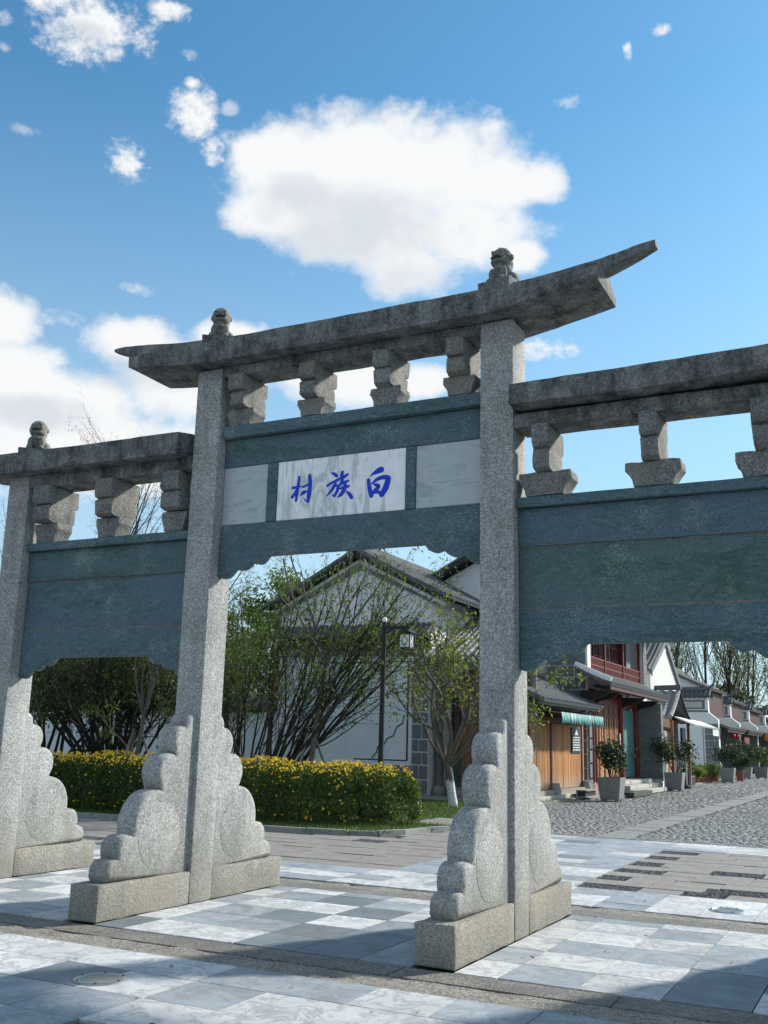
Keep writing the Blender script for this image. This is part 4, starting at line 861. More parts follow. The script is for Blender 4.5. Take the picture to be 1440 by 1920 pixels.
tile_roof(pc, (-6.6, 32.7, 2.75), (-4.95, 32.7, 2.75), (-4.95, 34.6, 3.85), (-6.6, 34.6, 3.85), .36, .10, TILEL, sag=.08); tile_roof(pc, (-6.6, 36.9, 2.65), (-4.95, 36.9, 2.65), (-4.95, 34.6, 3.85), (-6.6, 34.6, 3.85), .36, .10, sag=.08)
beam('ridge_tiles', (-6.6, 34.6, 3.95), (-4.85, 34.6, 4.0), .2, .2, TILE, pc); beam('verge_board', (-4.98, 34.6, 3.70), (-4.98, 32.75, 2.66), .06, .16, DARKW, pc); beam('verge_board', (-4.98, 34.6, 3.70), (-4.98, 36.85, 2.56), .06, .16, DARKW, pc)
bx('wall', -6.6, -5.4, 33.0, 36.6, .05, 2.72, WOODB, pc); bx('shop_door', -5.39, -5.34, 33.3, 34.6, .1, 2.2, WOODO, pc); bx('opening_shade_panel', -5.39, -5.36, 34.8, 36.4, .4, 2.3, DARKW, pc)  # dark sheet on the wall stands in for shade within the shop opening
bx('rubble_pier', -5.85, -5.1, 32.2, 32.95, .02, 2.2, GRANW, pc, bevel=.05, cut=.2, rough=.04)
for y in (33.0, 36.5): bx('post', -5.02, -4.92, y - .05, y + .05, .05, 2.62, WOODB, pc)
a2 = empty('white_awning', (-4.6, 37, 2.6), 'white rolled awning with green patterned flap over the porch shop', 'awning')
MB().obox((-4.65, 37.0, 2.62), (.35, 0, -.14), (0, 3.2, -.02), (0, 0, .03)).build('cloth', WCLOTH, a2); beam('front_rail', (-4.3, 33.8, 2.49), (-4.3, 40.2, 2.46), .07, .07, METALR, a2)
def patt():
    t = NT('green_patterned_cloth', .8, .2); t.col(t.ramp(t.voro(9), [(.28, (.06, .16, .09)), (.36, (.66, .70, .66))])); return t.m
MB().box(-4.30, -4.285, 38.6, 40.2, 2.14, 2.43).build('flap', patt(), a2)
sb = empty('street_sign', (-4.94, 34.5, 0), 'dark signboard on a thin pole behind the second planter', 'sign'); MB().tube([(-4.75, 34.5, .1), (-4.75, 34.5, 2.35)], .035, 8).build('pole', METALR, sb); MB().lathe((-4.75, 34.5, .0), [(.22, 0), (.2, .06), (.05, .14)], 12).build('foot', BLACKM, sb)
bx('board', -4.79, -4.71, 33.7, 34.44, 1.72, 2.36, SIGNB, sb, bevel=.01); bx('bracket', -4.77, -4.73, 34.44, 34.5, 2.0, 2.06, METALR, sb)

# ================================================================== ROW OF HOUSES WITH STEPPED END WALLS
ROWL = ['first white house of the receding row, its end wall under a curled tile cap', 'second house of the receding row, behind the first curled cap', 'third house of the receding row, with a pale awning over its shop front', 'farthest small house at the end of the receding row of curled caps']
def row_house(y0, y1, label, zr, detail):
    h = empty('row_house', (-7.5, y0 + 2, 0), label, 'house', 'row of white houses with curled end walls'); xo = 0
    w = MB().prism([(-8.4, 0), (-5.75, 0), (-5.75, 3.15), (-6.25, 3.55), (-6.25, 4.3), (-8.4, 4.3)], 'y', y0, y0 + .4).build('end_wall', PLAST if detail else PLASB, h)
    for x in (-8.42, -6.27):
        pass
    bx('cornice', -8.45, -6.18, y0 - .06, y0 + .46, 4.302, 4.40, BLOCK, h)
    tile_roof(h, (-8.5, y0 - .28, 4.38), (-6.12, y0 - .28, 4.38), (-6.12, y0 + .2, 4.72), (-8.5, y0 + .2, 4.72), .24, .07, name='wall_cap', sag=0); tile_roof(h, (-8.5, y0 + .68, 4.38), (-6.12, y0 + .68, 4.38), (-6.12, y0 + .2, 4.72), (-8.5, y0 + .2, 4.72), .24, .07, name='wall_cap', sag=0)
    MB().tube([(-8.5, y0 + .2, 4.78), (-6.6, y0 + .2, 4.78), (-6.2, y0 + .2, 4.88), (-5.95, y0 + .2, 5.08), (-5.85, y0 + .2, 5.28)], [.1, .1, .09, .06, .02], 8).build('curled_ridge', TILE, h, smooth=50)
    dt = MB()
    for k in range(9): dt.box(-8.42 + k * .262, -8.30 + k * .262, y0 - .2, y0 - .15, 4.27, 4.40)
    dt.build('drip_tiles', MORT, h, kind='stuff')
    pn = bx('painted_panel', -8.2, -6.42, y0 - .02, y0 - .001, 3.72, 4.2, BLOCK, h); bx('panel_field', -8.05, -6.57, y0 - .026, y0 - .0205, 3.80, 4.12, plain('ink_wash', (.46, .48, .47), .9, .35, 4, 0) if 'ink_wash' not in bpy.data.materials else bpy.data.materials['ink_wash'], pn); bx('frieze', -8.4, -6.26, y0 - .03, y0 - .001, 3.56, 3.66, BLOCK, h)
    bx('mortar_wall', -6.5, -5.76, y0 - .03, y0 - .001, .1, 3.0, MORT, h)
    if detail:
        blocks(h, 'y', y0 - .06, -6.48, -5.76, .55, 2.95, .36, (.3, .5), gap=.03); bx('mortar_wall', -8.4, -6.5, y0 - .03, y0 - .001, .05, .5, MORT, h); blocks(h, 'y', y0 - .06, -8.4, -5.76, .06, .5, .42, (.4, .7), gap=.03)
        for a, b_, c, d in ((-6.60, -6.56, .55, 3.0), (-8.35, -6.6, .55, .59)): bx('painted_border', a, b_, y0 - .006, y0 - .001, c, d, BLOCK, h)
    bx('wall', -12, -6.62, y0 + .42, y1, 0, 4.5, PLASB, h); bx('timber_front', -6.618, -6.56, y0 + .45, y1, 3.42, zr - 1.2, REDD, h)
    tile_roof(h, (-5.25, y0 + .42, 2.72), (-5.25, y1 - .1, 2.72), (-6.62, y1 - .1, 3.4), (-6.62, y0 + .42, 3.4), .3, .08, name='canopy_roof'); beam('eave_beam', (-5.4, y0 + .5, 2.6), (-5.4, y1 - .2, 2.6), .1, .14, REDD, h)
    tile_roof(h, (-6.3, y0 + .45, zr - 1.3), (-6.3, y1, zr - 1.3), (-9, y1, zr), (-9, y0 + .45, zr), .35, .09); beam('ridge_tiles', (-9, y0 + .45, zr + .1), (-9, y1, zr + .1), .24, .24, TILE, h)
    MB().prism([(-11.6, zr - 1.25), (-6.4, zr - 1.25), (-9, zr - .03)], 'y', y0 + .7, y1 - .3).build('gable_wall', PLAST, h)
    n = max(2, int((y1 - y0 - 1.5) / .9))
    for k in range(n): d = bx('red_door', -6.615, -6.55, y0 + .9 + k * .9, y0 + 1.72 + k * .9, .15, 2.45, REDW, h); bx('door_pane', -6.549, -6.53, y0 + 1.0 + k * .9, y0 + 1.62 + k * .9, 1.0, 2.3, DGLASS, d)
    bx('side_pier', -6.6, -5.6, y1 - .75, y1 - .4, 0, 3.0, BLOCK, h); return h
row_house(50, 57.6, ROWL[0], 6.2, True); row_house(58.4, 66.4, ROWL[1], 5.9, True); row_house(67.2, 76, ROWL[2], 5.7, False); row_house(76.8, 92, ROWL[3], 5.4, False)
for i, (x, y, z, m, s, lb) in enumerate(((-5.5, 53.5, 2.35, REDP, .15, 'red lantern hanging below the first row house eave, nearer of the pair'), (-5.5, 55.0, 2.35, REDP, .15, 'red lantern hanging below the first row house eave, farther of the pair'), (-4.9, 66, 2.45, ORANGE, .30, 'orange lantern at the edge of the picture before the third row house'))):
    ln = empty('lantern', (x, y, z), lb, 'lantern'); MB().lathe((x, y, z), [(s * .4, -s * .8), (s * .9, -s * .5), (s, 0), (s * .9, s * .5), (s * .4, s * .8)], 12).build('shade', m, ln, smooth=60)
    for k in (-1, 1): MB().lathe((x, y, z + k * s * .85), [(s * .42, -.03), (s * .42, .03)], 10).build('cap', BLACKM, ln)
    MB().tube([(x, y, z + s * .85), (x, y, z + s * .85 + .3)], .012, 5).build('cord', BLACKM, ln)
a3 = empty('cream_awning', (-5, 73, 2.4), 'cream shop awning at the far right edge below the orange lantern', 'awning'); MB().obox((-5.0, 74, 2.35), (.6, 0, -.2), (0, 2.6, 0), (0, 0, .04)).build('cloth', plain('cream_cloth', (.55, .47, .36), .8, .1), a3)
beam('front_rail', (-4.4, 71.4, 2.13), (-4.4, 76.6, 2.13), .06, .06, METALR, a3)
rb = empty('red_noticeboard', (-5.45, 58.5, 0), 'dark red standing board in front of the first row house pier', 'sign'); bx('board', -5.5, -5.44, 57.9, 60.2, .9, 2.35, REDW, rb)
for y in (58.1, 60.0): bx('leg', -5.5, -5.44, y - .05, y + .05, .05, .9, REDW, rb)

# ================================================================== STREET LAMP
lx, ly = -6.19, 10.0
lp = empty('street_lamp', (lx, ly, 0), 'black post street lamp with a square white lantern hung from its side arm', 'street lamp')
MB().tube([(lx, ly, 0), (lx + .008, ly, 1.2), (lx + .02, ly, 3.88)], [.062, .055, .047], 12).build('pole', BLACKM, lp, smooth=40); MB().lathe((lx, ly, 0), [(.14, 0), (.14, .05), (.08, .3)], 12).build('base', BLACKM, lp)
MB().lathe((lx + .02, ly, 3.88), [(.035, 0), (.053, .035), (.043, .08), (.018, .095)], 12).build('finial', GLASSW, lp, smooth=60)
beam('arm', (lx, ly, 3.76), (lx + .60, ly, 3.76), .045, .06, BLACKM, lp); beam('arm', (lx, ly, 3.63), (lx + .25, ly, 3.76), .03, .035, BLACKM, lp)
cx, cz, hw, hh = lx + .53, 3.49, .118, .15
MB().tube([(cx, ly, 3.74), (cx, ly, cz + hh + .05)], .013, 6).build('hanger', BLACKM, lp)
lt = MB().prism([(cx - hw - .04, cz + hh), (cx + hw + .04, cz + hh), (cx + hw * .5, cz + hh + .07), (cx - hw * .5, cz + hh + .07)], 'y', ly - hw - .035, ly + hw + .035).build('lantern', BLACKM, lp)
bx('lantern_glass', cx - hw + .015, cx + hw - .015, ly - hw + .015, ly + hw - .015, cz - hh, cz + hh - .003, GLASSW, lt)
fr = MB()
for sx in (-1, 1):
    for sy in (-1, 1): fr.box(cx + sx * hw - .010, cx + sx * hw + .010, ly + sy * hw - .010, ly + sy * hw + .010, cz - hh - .02, cz + hh)
for z in (cz - hh, cz + hh - .02):
    for s in (-1, 1): fr.box(cx - hw, cx + hw, ly + s * hw - .012, ly + s * hw + .012, z - .014, z + .014); fr.box(cx + s * hw - .012, cx + s * hw + .012, ly - hw, ly + hw, z - .014, z + .014)
oct_ = [(math.cos(a) * .058, math.sin(a) * .09) for a in [math.pi / 8 + k * math.pi / 4 for k in range(8)]]
for f in range(4):
    def P(u, z): return [(cx + u, ly - hw, cz + z), (cx + u, ly + hw, cz + z), (cx - hw, ly + u, cz + z), (cx + hw, ly + u, cz + z)][f]
    for k in range(8): fr.tube([P(*oct_[k]), P(*oct_[(k + 1) % 8])], .006, 4)
    for u, z, u2, z2 in ((0, .09, 0, hh), (0, -.09, 0, -hh), (.056, 0, hw, 0), (-.056, 0, -hw, 0)): fr.tube([P(u, z), P(u2, z2)], .005, 4)
fr.build('lantern_frame', BLACKM, lt)

# ================================================================== GROUND LIGHTS
for x, y, lb in ((-1.645, -2.875, 'round steel ground light set in the front marble tiles at lower left'), (1.363, 2.497, 'round ground light set in the marble strip beyond the right bay')):
    gl = empty('ground_light', (x, y, 0), lb, 'ground light', 'recessed round lights in the paving'); MB().lathe((x, y, 0), [(.165, -.01), (.165, .006), (.155, .011), (.135, .011), (.13, .006)], 36).build('ring', METALR, gl, smooth=40)
    MB().lathe((x, y, 0), [(.129, -.01), (.129, .0065)], 36).build('glass', plain('dusty_glass', (.17, .20, .20), .25, .25, 9, 0, spec=.6) if 'dusty_glass' not in bpy.data.materials else bpy.data.materials['dusty_glass'], gl)
    for k in range(6): t = k * math.pi / 3; MB().lathe((x + .147 * math.cos(t), y + .147 * math.sin(t), .0112), [(.009, 0), (.007, .004)], 6).build('screw', BLACKM, gl)

# ================================================================== VEGETATION
def leaf_cards(P, l, w, droop, g, spread=1.0):
    "one rhombus per point: random direction pulled down by droop"
    n = len(P); P = np.asarray(P, float); a = g.normal(size=(n, 3)) * spread; a[:, 2] -= droop; a /= np.linalg.norm(a, axis=1)[:, None]
    r = g.normal(size=(n, 3)); s = np.cross(a, r); s /= np.linalg.norm(s, axis=1)[:, None] + 1e-9; L = l * g.uniform(.65, 1.25, (n, 1)); Wd = w * g.uniform(.7, 1.2, (n, 1))
    V = np.stack([P, P + a * L * .45 + s * Wd * .5, P + a * L, P + a * L * .45 - s * Wd * .5], 1).reshape(-1, 3)
    return V, np.arange(n * 4).reshape(n, 4)
class Tree:
    def __init__(s, seed): s.r = random.Random(seed); s.g = np.random.default_rng(seed); s.w = MB(); s.tw = MB(); s.tips = []
    def branch(s, p, d, L, r, lvl, P):
        R_ = s.r; seg = P['seg'][lvl]; n = max(2, round(L / seg)); path = [Vector(p)]; d = Vector(d).normalized(); rad = [r]
        for i in range(n):
            d = (d + Vector((R_.gauss(0, 1), R_.gauss(0, 1), R_.gauss(0, 1))) * P['wob'][lvl] + Vector((0, 0, P['up'][lvl]))).normalized()
            path.append(path[-1] + d * (L / n)); rad.append(r * (1 - P['tap'][lvl] * (i + 1) / n))
        (s.w if lvl < P['split'] else s.tw).tube(path, rad, P['sides'][lvl], cap=False)
        last = lvl == len(P['seg']) - 1
        if last or lvl >= P.get('leafat', 99):
            for i in range(1, len(path)):
                for _ in range(P['lpn']): t = R_.random(); s.tips.append(path[i - 1].lerp(path[i], t))
        if not last:
            k = P['kids'][lvl]; k = max(0, round(k * R_.uniform(.8, 1.2)))
            for j in range(k):
                t = P['from'][lvl] + (1 - P['from'][lvl]) * ((j + R_.random()) / k); x = t * n; i = min(int(x), n - 1); q = path[i].lerp(path[i + 1], x - i); dd = (path[i + 1] - path[i]).normalized()
                o = Vector((R_.gauss(0, 1), R_.gauss(0, 1), R_.gauss(0, 1))); o = (o - dd * o.dot(dd)).normalized(); an = P['ang'][lvl] * R_.uniform(.7, 1.3)
                nd = dd * math.cos(an) + o * math.sin(an); s.branch(q, nd, L * P['len'][lvl] * R_.uniform(.7, 1.2) * (1.15 - .5 * t), rad[i] * P['rk'][lvl], lvl + 1, P)
        return path
    def done(s, root, barkm, twigm, leafm_, l, w, droop, jitter=.05, keep=1.0, name='leaves', smooth=50):
        s.w.build('trunk', barkm, root, smooth=smooth)
        if s.tw.v: s.tw.build('branches', twigm, root, kind='stuff')
        T = np.array([tuple(t) for t in s.tips]); T = T[s.g.random(len(T)) < keep]; T = T + s.g.normal(size=T.shape) * jitter
        V, Fq = leaf_cards(T, l, w, droop, s.g); npmesh(name, V, Fq, leafm_, root, kind='stuff'); return len(T)
def planted(name, loc, label, cat='tree', group=None): return empty(name, loc, label, cat, group)
LOG = []
# --- whitewashed tree in front of the timber shop
t = Tree(5); e = planted('whitewashed_tree', (-6.67, 14.9, 0), 'small spreading tree with whitewashed trunk on the lawn before the timber shop')
P = dict(seg=[.22, .22, .2, .16], wob=[.05, .11, .16, .22], up=[.02, .07, .05, .0], tap=[.3, .6, .6, .6], kids=[0, 6, 6], ang=[.5, .55, .7], len=[.8, .55, .5], rk=[.7, .55, .55], sides=[9, 7, 5, 4], split=2, lpn=4)
P['from'] = [.5, .3, .25]; 
tr = t.branch((-6.67, 14.9, -.05), (.02, 0, 1), 1.25, .118, 0, dict(P, kids=[0, 0, 0]))
for dx, dy, dz, L, r in ((-.42, -.1, 1, 3.2, .075), (-.15, .15, 1, 3.6, .085), (.12, -.12, 1, 3.7, .08), (.42, .1, 1, 3.2, .075), (.75, -.25, .9, 2.7, .06), (.15, .4, 1, 3.3, .06), (-.75, .2, .95, 2.6, .055), (-.25, -.45, 1, 2.9, .055), (1.0, .15, .75, 2.5, .05)):
    t.branch(tr[-1] - Vector((0, 0, rng.uniform(0, .3))) + Vector((dx, dy, 0)) * .06, (dx, dy, dz), L, r * .72, 1, P)
t.branch((-6.45, 14.8, 1.9), (1, .1, .55), 2.7, .035, 1, dict(P, up=[0, -.015, -.02, -.05])); t.branch((-6.9, 14.9, 1.7), (-1, -.1, .35), 2.2, .03, 1, dict(P, up=[0, -.01, -.02, -.05]))
LOG.append(t.done(e, BARKW, BARK1, LEAFY, .135, .05, .55, .08, .6))
# --- leaning multi-stem shrub before the gable house
def stems(seed, base, n, dirs, L, r, P, spread=.35):
    t = Tree(seed)
    for k in range(n):
        a = t.r.uniform(0, 6.28); q = t.r.uniform(0, spread); b = (base[0] + q * math.cos(a), base[1] + q * math.sin(a) * .8, 0); d = dirs(t.r, k)
        t.branch(b, d, L * t.r.uniform(.75, 1.12), r * t.r.uniform(.7, 1.25), 0, P)
    return t
PS = dict(seg=[.32, .25, .18], wob=[.06, .11, .18], up=[.012, .035, .0], tap=[.65, .65, .6], kids=[8, 5], ang=[.45, .55], len=[.42, .48], rk=[.5, .55], sides=[6, 4, 3], split=1, lpn=3)
PS['from'] = [.32, .25]
e = planted('leaning_shrub', (-9.6, 11, 0), 'big many stemmed shrub leaning to the right over the hedge before the gable house', 'shrub')
t = stems(21, (-9.75, 11.2), 24, lambda r, k: (r.uniform(.15, 1.05) if k % 3 else r.uniform(-.6, .3), r.uniform(-.3, .3), 1), 5.2, .038, PS, .42)
LOG.append(t.done(e, BARK2, BARK2, LEAFG, .125, .032, .6, .07, .48))
# --- upright leafy shrub left of it (behind post)
e = planted('leafy_shrub', (-11.5, 11.5, 0), 'tall bushy green shrub just right of the left plaque bay post', 'shrub')
t = stems(22, (-11.1, 12.1), 20, lambda r, k: (r.uniform(-.35, .42), r.uniform(-.35, .35), 1), 4.6, .03, PS, .5)
LOG.append(t.done(e, BARK2, BARK2, LEAFG, .115, .03, .7, .09, .75))
# --- dark many-stemmed tree in the left bay
PD = dict(PS, kids=[12, 6], up=[.02, .01, -.02], ang=[.6, .7]); PD['from'] = [.46, .2]
e = planted('dark_shrub', (-15.3, 12.6, 0), 'dark dense many stemmed shrub framed by the left side bay above the hedge', 'shrub')
t = stems(23, (-15.3, 12.6), 34, lambda r, k: (r.gauss(-.1, .5), r.gauss(0, .4), 1), 4.6, .055, PD, .5)
LOG.append(t.done(e, BARK2, BARK2, LEAFD, .12, .04, .1, .12, 1.0))
e = planted('dark_shrub', (-18.3, 13.4, 0), 'dark shrub half hidden behind the far left gateway post', 'shrub'); t = stems(24, (-18.5, 13.6), 16, lambda r, k: (r.gauss(0, .45), r.gauss(0, .35), 1), 4.3, .05, PD, .5); LOG.append(t.done(e, BARK2, BARK2, LEAFD, .12, .035, .5, .10, .8))
# --- slender staked trees
def staked(seed, x, y, hgt, label, leaf, keep):
    e = planted('staked_tree', (x, y, 0), label, 'tree', 'slender young trees tied to wooden stakes'); t = Tree(seed)
    P = dict(seg=[.3, .25, .2, .15], wob=[.025, .08, .13, .2], up=[.03, .06, .02, -.05], tap=[.35, .6, .6, .6], kids=[0, 5, 4], ang=[.5, .5, .6], len=[.8, .5, .5], rk=[.6, .5, .5], sides=[8, 6, 4, 3], split=2, lpn=3); P['from'] = [.5, .35, .25]
    tr = t.branch((x, y, 0), (.02, 0, 1), hgt, .075, 0, P)
    for dx, dy in ((-.45, 0), (.1, .1), (.5, -.1), (-.1, -.45), (.25, .4)): t.branch(tr[-1], (dx, dy, 1), 2.6 if hgt > 2.5 else 1.9, .035, 1, P)
    for z, dx, dy in ((.55, -1, -.2), (.65, .8, .3)): t.branch(Vector((x, y, hgt * z)), (dx, dy, .75), 2.2 if hgt > 2.5 else 1.6, .022, 1, P)
    LOG.append(t.done(e, BARK1, BARK1, leaf, .17, .042, 1.0, .07, keep))
    for k in range(3): a = k * 2.1 + .5; MB().tube([(x + math.cos(a) * .75, y + math.sin(a) * .75, 0), (x + math.cos(a) * .05, y + math.sin(a) * .05, 1.75)], .03, 7).build('stake', GRAYW, e)
    MB().lathe((x, y, 1.66), [(.11, 0), (.12, .05), (.11, .1)], 10).build('strap', BLACKM, e)
staked(31, -8.42, 11.0, 3.2, 'slender staked tree left of the street lamp with bare forked limbs', LEAFG, .35)
staked(32, -12.85, 10.6, 2.0, 'slender staked tree with drooping pale leaves in the left side bay', LEAFY, 1.0)
e = planted('young_tree', (-14.8, 9.6, 0), 'young tree with long drooping leaves showing beside the far left post', 'tree'); t = Tree(35)
PY = dict(seg=[.3, .25, .18], wob=[.05, .1, .2], up=[.02, .02, -.05], tap=[.6, .6, .6], kids=[9, 5], ang=[.7, .7], len=[.45, .5], rk=[.5, .5], sides=[7, 5, 3], split=1, lpn=3); PY['from'] = [.35, .2]
t.branch((-14.9, 9.6, 0), (.02, 0, 1), 2.9, .055, 0, PY); LOG.append(t.done(e, BARK1, BARK1, LEAFG, .16, .035, 1.2, .05, .9))
# --- big evergreens and bare trees beyond the garden wall
def bushy(seed, x, y, hgt, rad, label, leaf, n, l, w, name='evergreen_tree', squash=1.0, group=None, ztrunk=.35, dens=.0):
    e = planted(name, (x, y, 0), label, 'tree', group); t = Tree(seed); g = t.g
    P = dict(seg=[.6, .5], wob=[.05, .12], up=[.03, .03], tap=[.75, .7], kids=[14], ang=[.8], len=[.4], rk=[.5], sides=[7, 4], split=1, lpn=1); P['from'] = [.3]
    t.branch((x, y, 0), (.02, .01, 1), hgt * .9, hgt * .022, 0, P); t.tips = []
    nc = int(46 * hgt / 7); C = []
    for k in range(nc):
        z = ztrunk + (1 - ztrunk) * t.r.random() ** .8; rr = rad * (math.sin(math.pi * min(1, (z - ztrunk * .6) / (1.02 - ztrunk * .6)) ** .8) ** .7); a = t.r.uniform(0, 6.28); q = t.r.uniform(.35, 1)
        C.append((x + rr * q * math.cos(a), y + rr * q * math.sin(a), z * hgt, t.r.uniform(.14, .3) * rad * 1.1))
    C = np.array(C); idx = g.integers(0, len(C), n); d = g.normal(size=(n, 3)); d /= np.linalg.norm(d, axis=1)[:, None]; d *= g.uniform(.25, 1.05, (n, 1)) ** .6
    T = C[idx, :3] + d * C[idx, 3:4] * np.array([1, 1, .75]); t.tips = T
    return t.done(e, BARK2, BARK2, leaf, l, w, .35, .02, 1.0)
BV = 'evergreens growing beyond the garden wall'
for k, (x, y, hg, rd, lb) in enumerate(((-16.6, 22.5, 7.2, 2.3, 'dense evergreen rising between the gable house and the left plaque post'), (-21, 23.5, 6.6, 2.8, 'round evergreen beyond the garden wall, seen through the left bay'), (-26, 25, 8.6, 3.2, 'tallest evergreen, topping the ledge of the left side bay'), (-31, 26, 8.2, 3.2, 'evergreen at the left end behind the far post'), (-18.6, 27, 6.6, 2.4, 'evergreen deepest behind the garden wall, between its neighbours'))):
    LOG.append(bushy(40 + k, x, y, hg, rd, lb, (LEAFG, LEAFD, LEAFD, LEAFD, LEAFG)[k], 8000, .2, .075, group=BV))
def wispy(seed, x, y, hgt, rad, label, leaf, group, name='bare_tree', weep=0, keep=.5, lf=(.16, .05), n=12):
    e = planted(name, (x, y, 0), label, 'tree', group); t = Tree(seed)
    P = dict(seg=[1.0, .8, .55], wob=[.03, .05, .1], up=[.05, .13 if weep < 1 else .0, .08 if weep < 1 else -.22], tap=[.8, .7, .6], kids=[n, 7], ang=[.5, .4], len=[.42, .45], rk=[.45, .5], sides=[6, 4, 3], split=1, lpn=3); P['from'] = [.25, .2]
    t.branch((x, y, 0), (.01, .0, 1), hgt, hgt * .013, 0, P)
    LOG.append(t.done(e, BARK2, BARK2, leaf, lf[0], lf[1], .3 + weep, .12, keep))
BW = 'bare weeping trees behind the left bay'
for k, (x, y, hg, lb) in enumerate(((-38.8, 40, 17.5, 'bare weeping tree between the second and third bracket stones of the left bay'), (-41.5, 41, 17, 'bare tree left of the middle bracket stone of the left bay'), (-36.4, 42, 18, 'bare weeping tree close to the left plaque post'), (-47.5, 40, 13.5, 'bare tree peeping out at the far left edge'))): wispy(50 + k, x, y, hg, 2, lb, TWIGF, BW, weep=1 if k in (0, 2) else 0, keep=.8, lf=(.22, .03), n=26)
BP = 'tall sparse trees beyond the street houses'
for k in range(15):
    x = -27 + k * 1.62 + rng.uniform(-.5, .5); y = 92 + (k * 37 % 11) * 2.6; lb = 'tall sparse tree number %d' % k
    lb = ['%s sparse tree beyond the houses, %s' % (a, b_) for a, b_ in (('thin', 'leftmost, behind the red balcony house'), ('thin', 'second from the left over the white street gable'), ('tall', 'cut by the right bay panel above the white gable'), ('tall', 'above the first curled cap'), ('leafier', 'just right of the first curled cap'), ('narrow', 'over the gap between first and second caps'), ('tall', 'above the second curled cap'), ('wide', 'right of the second curled cap'), ('thin', 'above the third curled cap'), ('low', 'under the scalloped corner of the right panel'), ('tall', 'left of the bright sky gap'), ('thin', 'standing in the bright sky gap'), ('bushy', 'right of the bright sky gap'), ('tall', 'at the right edge of the picture'), ('last', 'half cut by the right picture edge'))][k]
    wispy(60 + k, x, y, rng.uniform(13.5, 19) - max(0, k - 9) * .9, 3, lb, LEAFQ, BP, 'sparse_tree', keep=.9, lf=(.27, .11), n=26)
for k, (x, y, hg, rd, lb) in enumerate(((-6.6, 100, 8.0, 3.0, 'dense green tree at the far end of the street'), (-3.0, 105, 7.0, 3.2, 'green tree closing the street at the right edge'), (-12.5, 103, 8.2, 3.2, 'dark bushy tree above the second and third curled caps'), (-19, 100, 8.6, 3.0, 'dark bushy tree above the first row roof'), (1.5, 110, 7.5, 3.4, 'green tree beyond the right picture edge'))):
    LOG.append(bushy(80 + k, x, y, hg, rd, lb, (LEAFG, LEAFG, LEAFD, LEAFD, LEAFG)[k], 3500, .42, .2, 'street_end_tree', group='bushy trees beyond the street', ztrunk=.15))

# ------------------------------------------------------------------ flowering hedge
hd = planted('flowering_hedge', (-9.5, 8.2, .05), 'long clipped hedge covered with small yellow flowers along the kerb', 'hedge')
HP = [(-20, 8.0), (-14, 8.1), (-10.9, 8.35), (-8.4, 8.55), (-6.8, 8.65), (-6.0, 8.85), (-5.5, 9.15), (-5.3, 9.6)]
def hedge_axis(s):
    Ls = [math.hypot(c - a, d - b) for (a, b), (c, d) in zip(HP, HP[1:])]; T = sum(Ls); q = s * T
    for (a, b), (c, d), L0 in zip(HP, HP[1:], Ls):
        if q <= L0: return (a + (c - a) * q / L0, b + (d - b) * q / L0, -(d - b) / L0, (c - a) / L0)
        q -= L0
    return (*HP[-1], 0, 1)
def hedge_pts(n, g, shell):
    s = g.random(n); th = g.uniform(-.12, 1.12, n) * math.pi; out = []
    for i in range(n):
        x, y, nx, ny = hedge_axis(s[i]); endf = min(1, max(0, (1 - s[i]) * 15.5 / 1.0)); endf = math.sqrt(max(.05, 1 - (1 - min(1, endf)) ** 2))
        bump = 1 + .10 * noise.noise((x * 1.3, y, 2)) + .06 * noise.noise((x * 4, th[i] * 2, 5)); rr = (shell[i]) * bump
        c, sn = math.cos(th[i]), math.sin(th[i]); pw = .72
        w = math.copysign(abs(c) ** pw, c) * .80 * rr * endf; z = .10 + (abs(sn) ** .5 if sn > 0 else 0) * .93 * rr * (.72 + .28 * endf)
        if sn < 0: z = .12 + g.random() * .2
        x2 = x - nx * w; y2 = y - ny * w; out.append((x2, y2, max(.06, z)))
    return np.array(out)
g = np.random.default_rng(77)
T = hedge_pts(85000, g, 1 - .4 * g.random(85000) ** 2); V, Fq = leaf_cards(T, .085, .026, -.35, g); npmesh('hedge_leaves', V, Fq, LEAFH, hd, kind='stuff')
tw = MB()
for k in range(420):
    x, y, nx, ny = hedge_axis(rng.random()); w = rng.uniform(-.5, .5); p = Vector((x - nx * w, y - ny * w, .03)); tw.tube([p, p + Vector((rng.uniform(-.08, .08), rng.uniform(-.08, .08), .3)), p + Vector((rng.uniform(-.2, .2), rng.uniform(-.2, .2), rng.uniform(.55, .85)))], [.008, .006, .003], 3, cap=False)
tw.build('hedge_stems', BARK2, hd, kind='stuff')
def flowers(P_, g, r0):
    n = len(P_); V = []; K = 5; nrm = g.normal(size=(n, 3)) * .55; nrm[:, 2] += .8; nrm[:, 1] -= .45; nrm /= np.linalg.norm(nrm, axis=1)[:, None]
    a = np.cross(nrm, g.normal(size=(n, 3))); a /= np.linalg.norm(a, axis=1)[:, None]; b = np.cross(nrm, a); r = r0 * g.uniform(.6, 1.25, (n, 1)); out = []
    for k in range(K):
        t0 = 2 * math.pi * k / K; u = a * math.cos(t0) + b * math.sin(t0); v = -a * math.sin(t0) + b * math.cos(t0)
        out.append(np.stack([P_, P_ + u * r * .6 + v * r * .42 + nrm * r * .2, P_ + u * r + nrm * r * .25, P_ + u * r * .6 - v * r * .42 + nrm * r * .2], 1))
    V = np.concatenate(out).reshape(-1, 3); return V, np.arange(len(V)).reshape(-1, 4)
n = 15000; T = hedge_pts(n, g, np.full(n, 1.03)); top = T[:, 2] > .88; cl = np.array([noise.noise((p[0] * 2.4, p[1] * 2.4, p[2] * 2)) for p in T]); keep = np.where(top, g.random(n) < .80 + cl * .5, g.random(n) < .10 + .16 * cl * (T[:, 2] > .3))
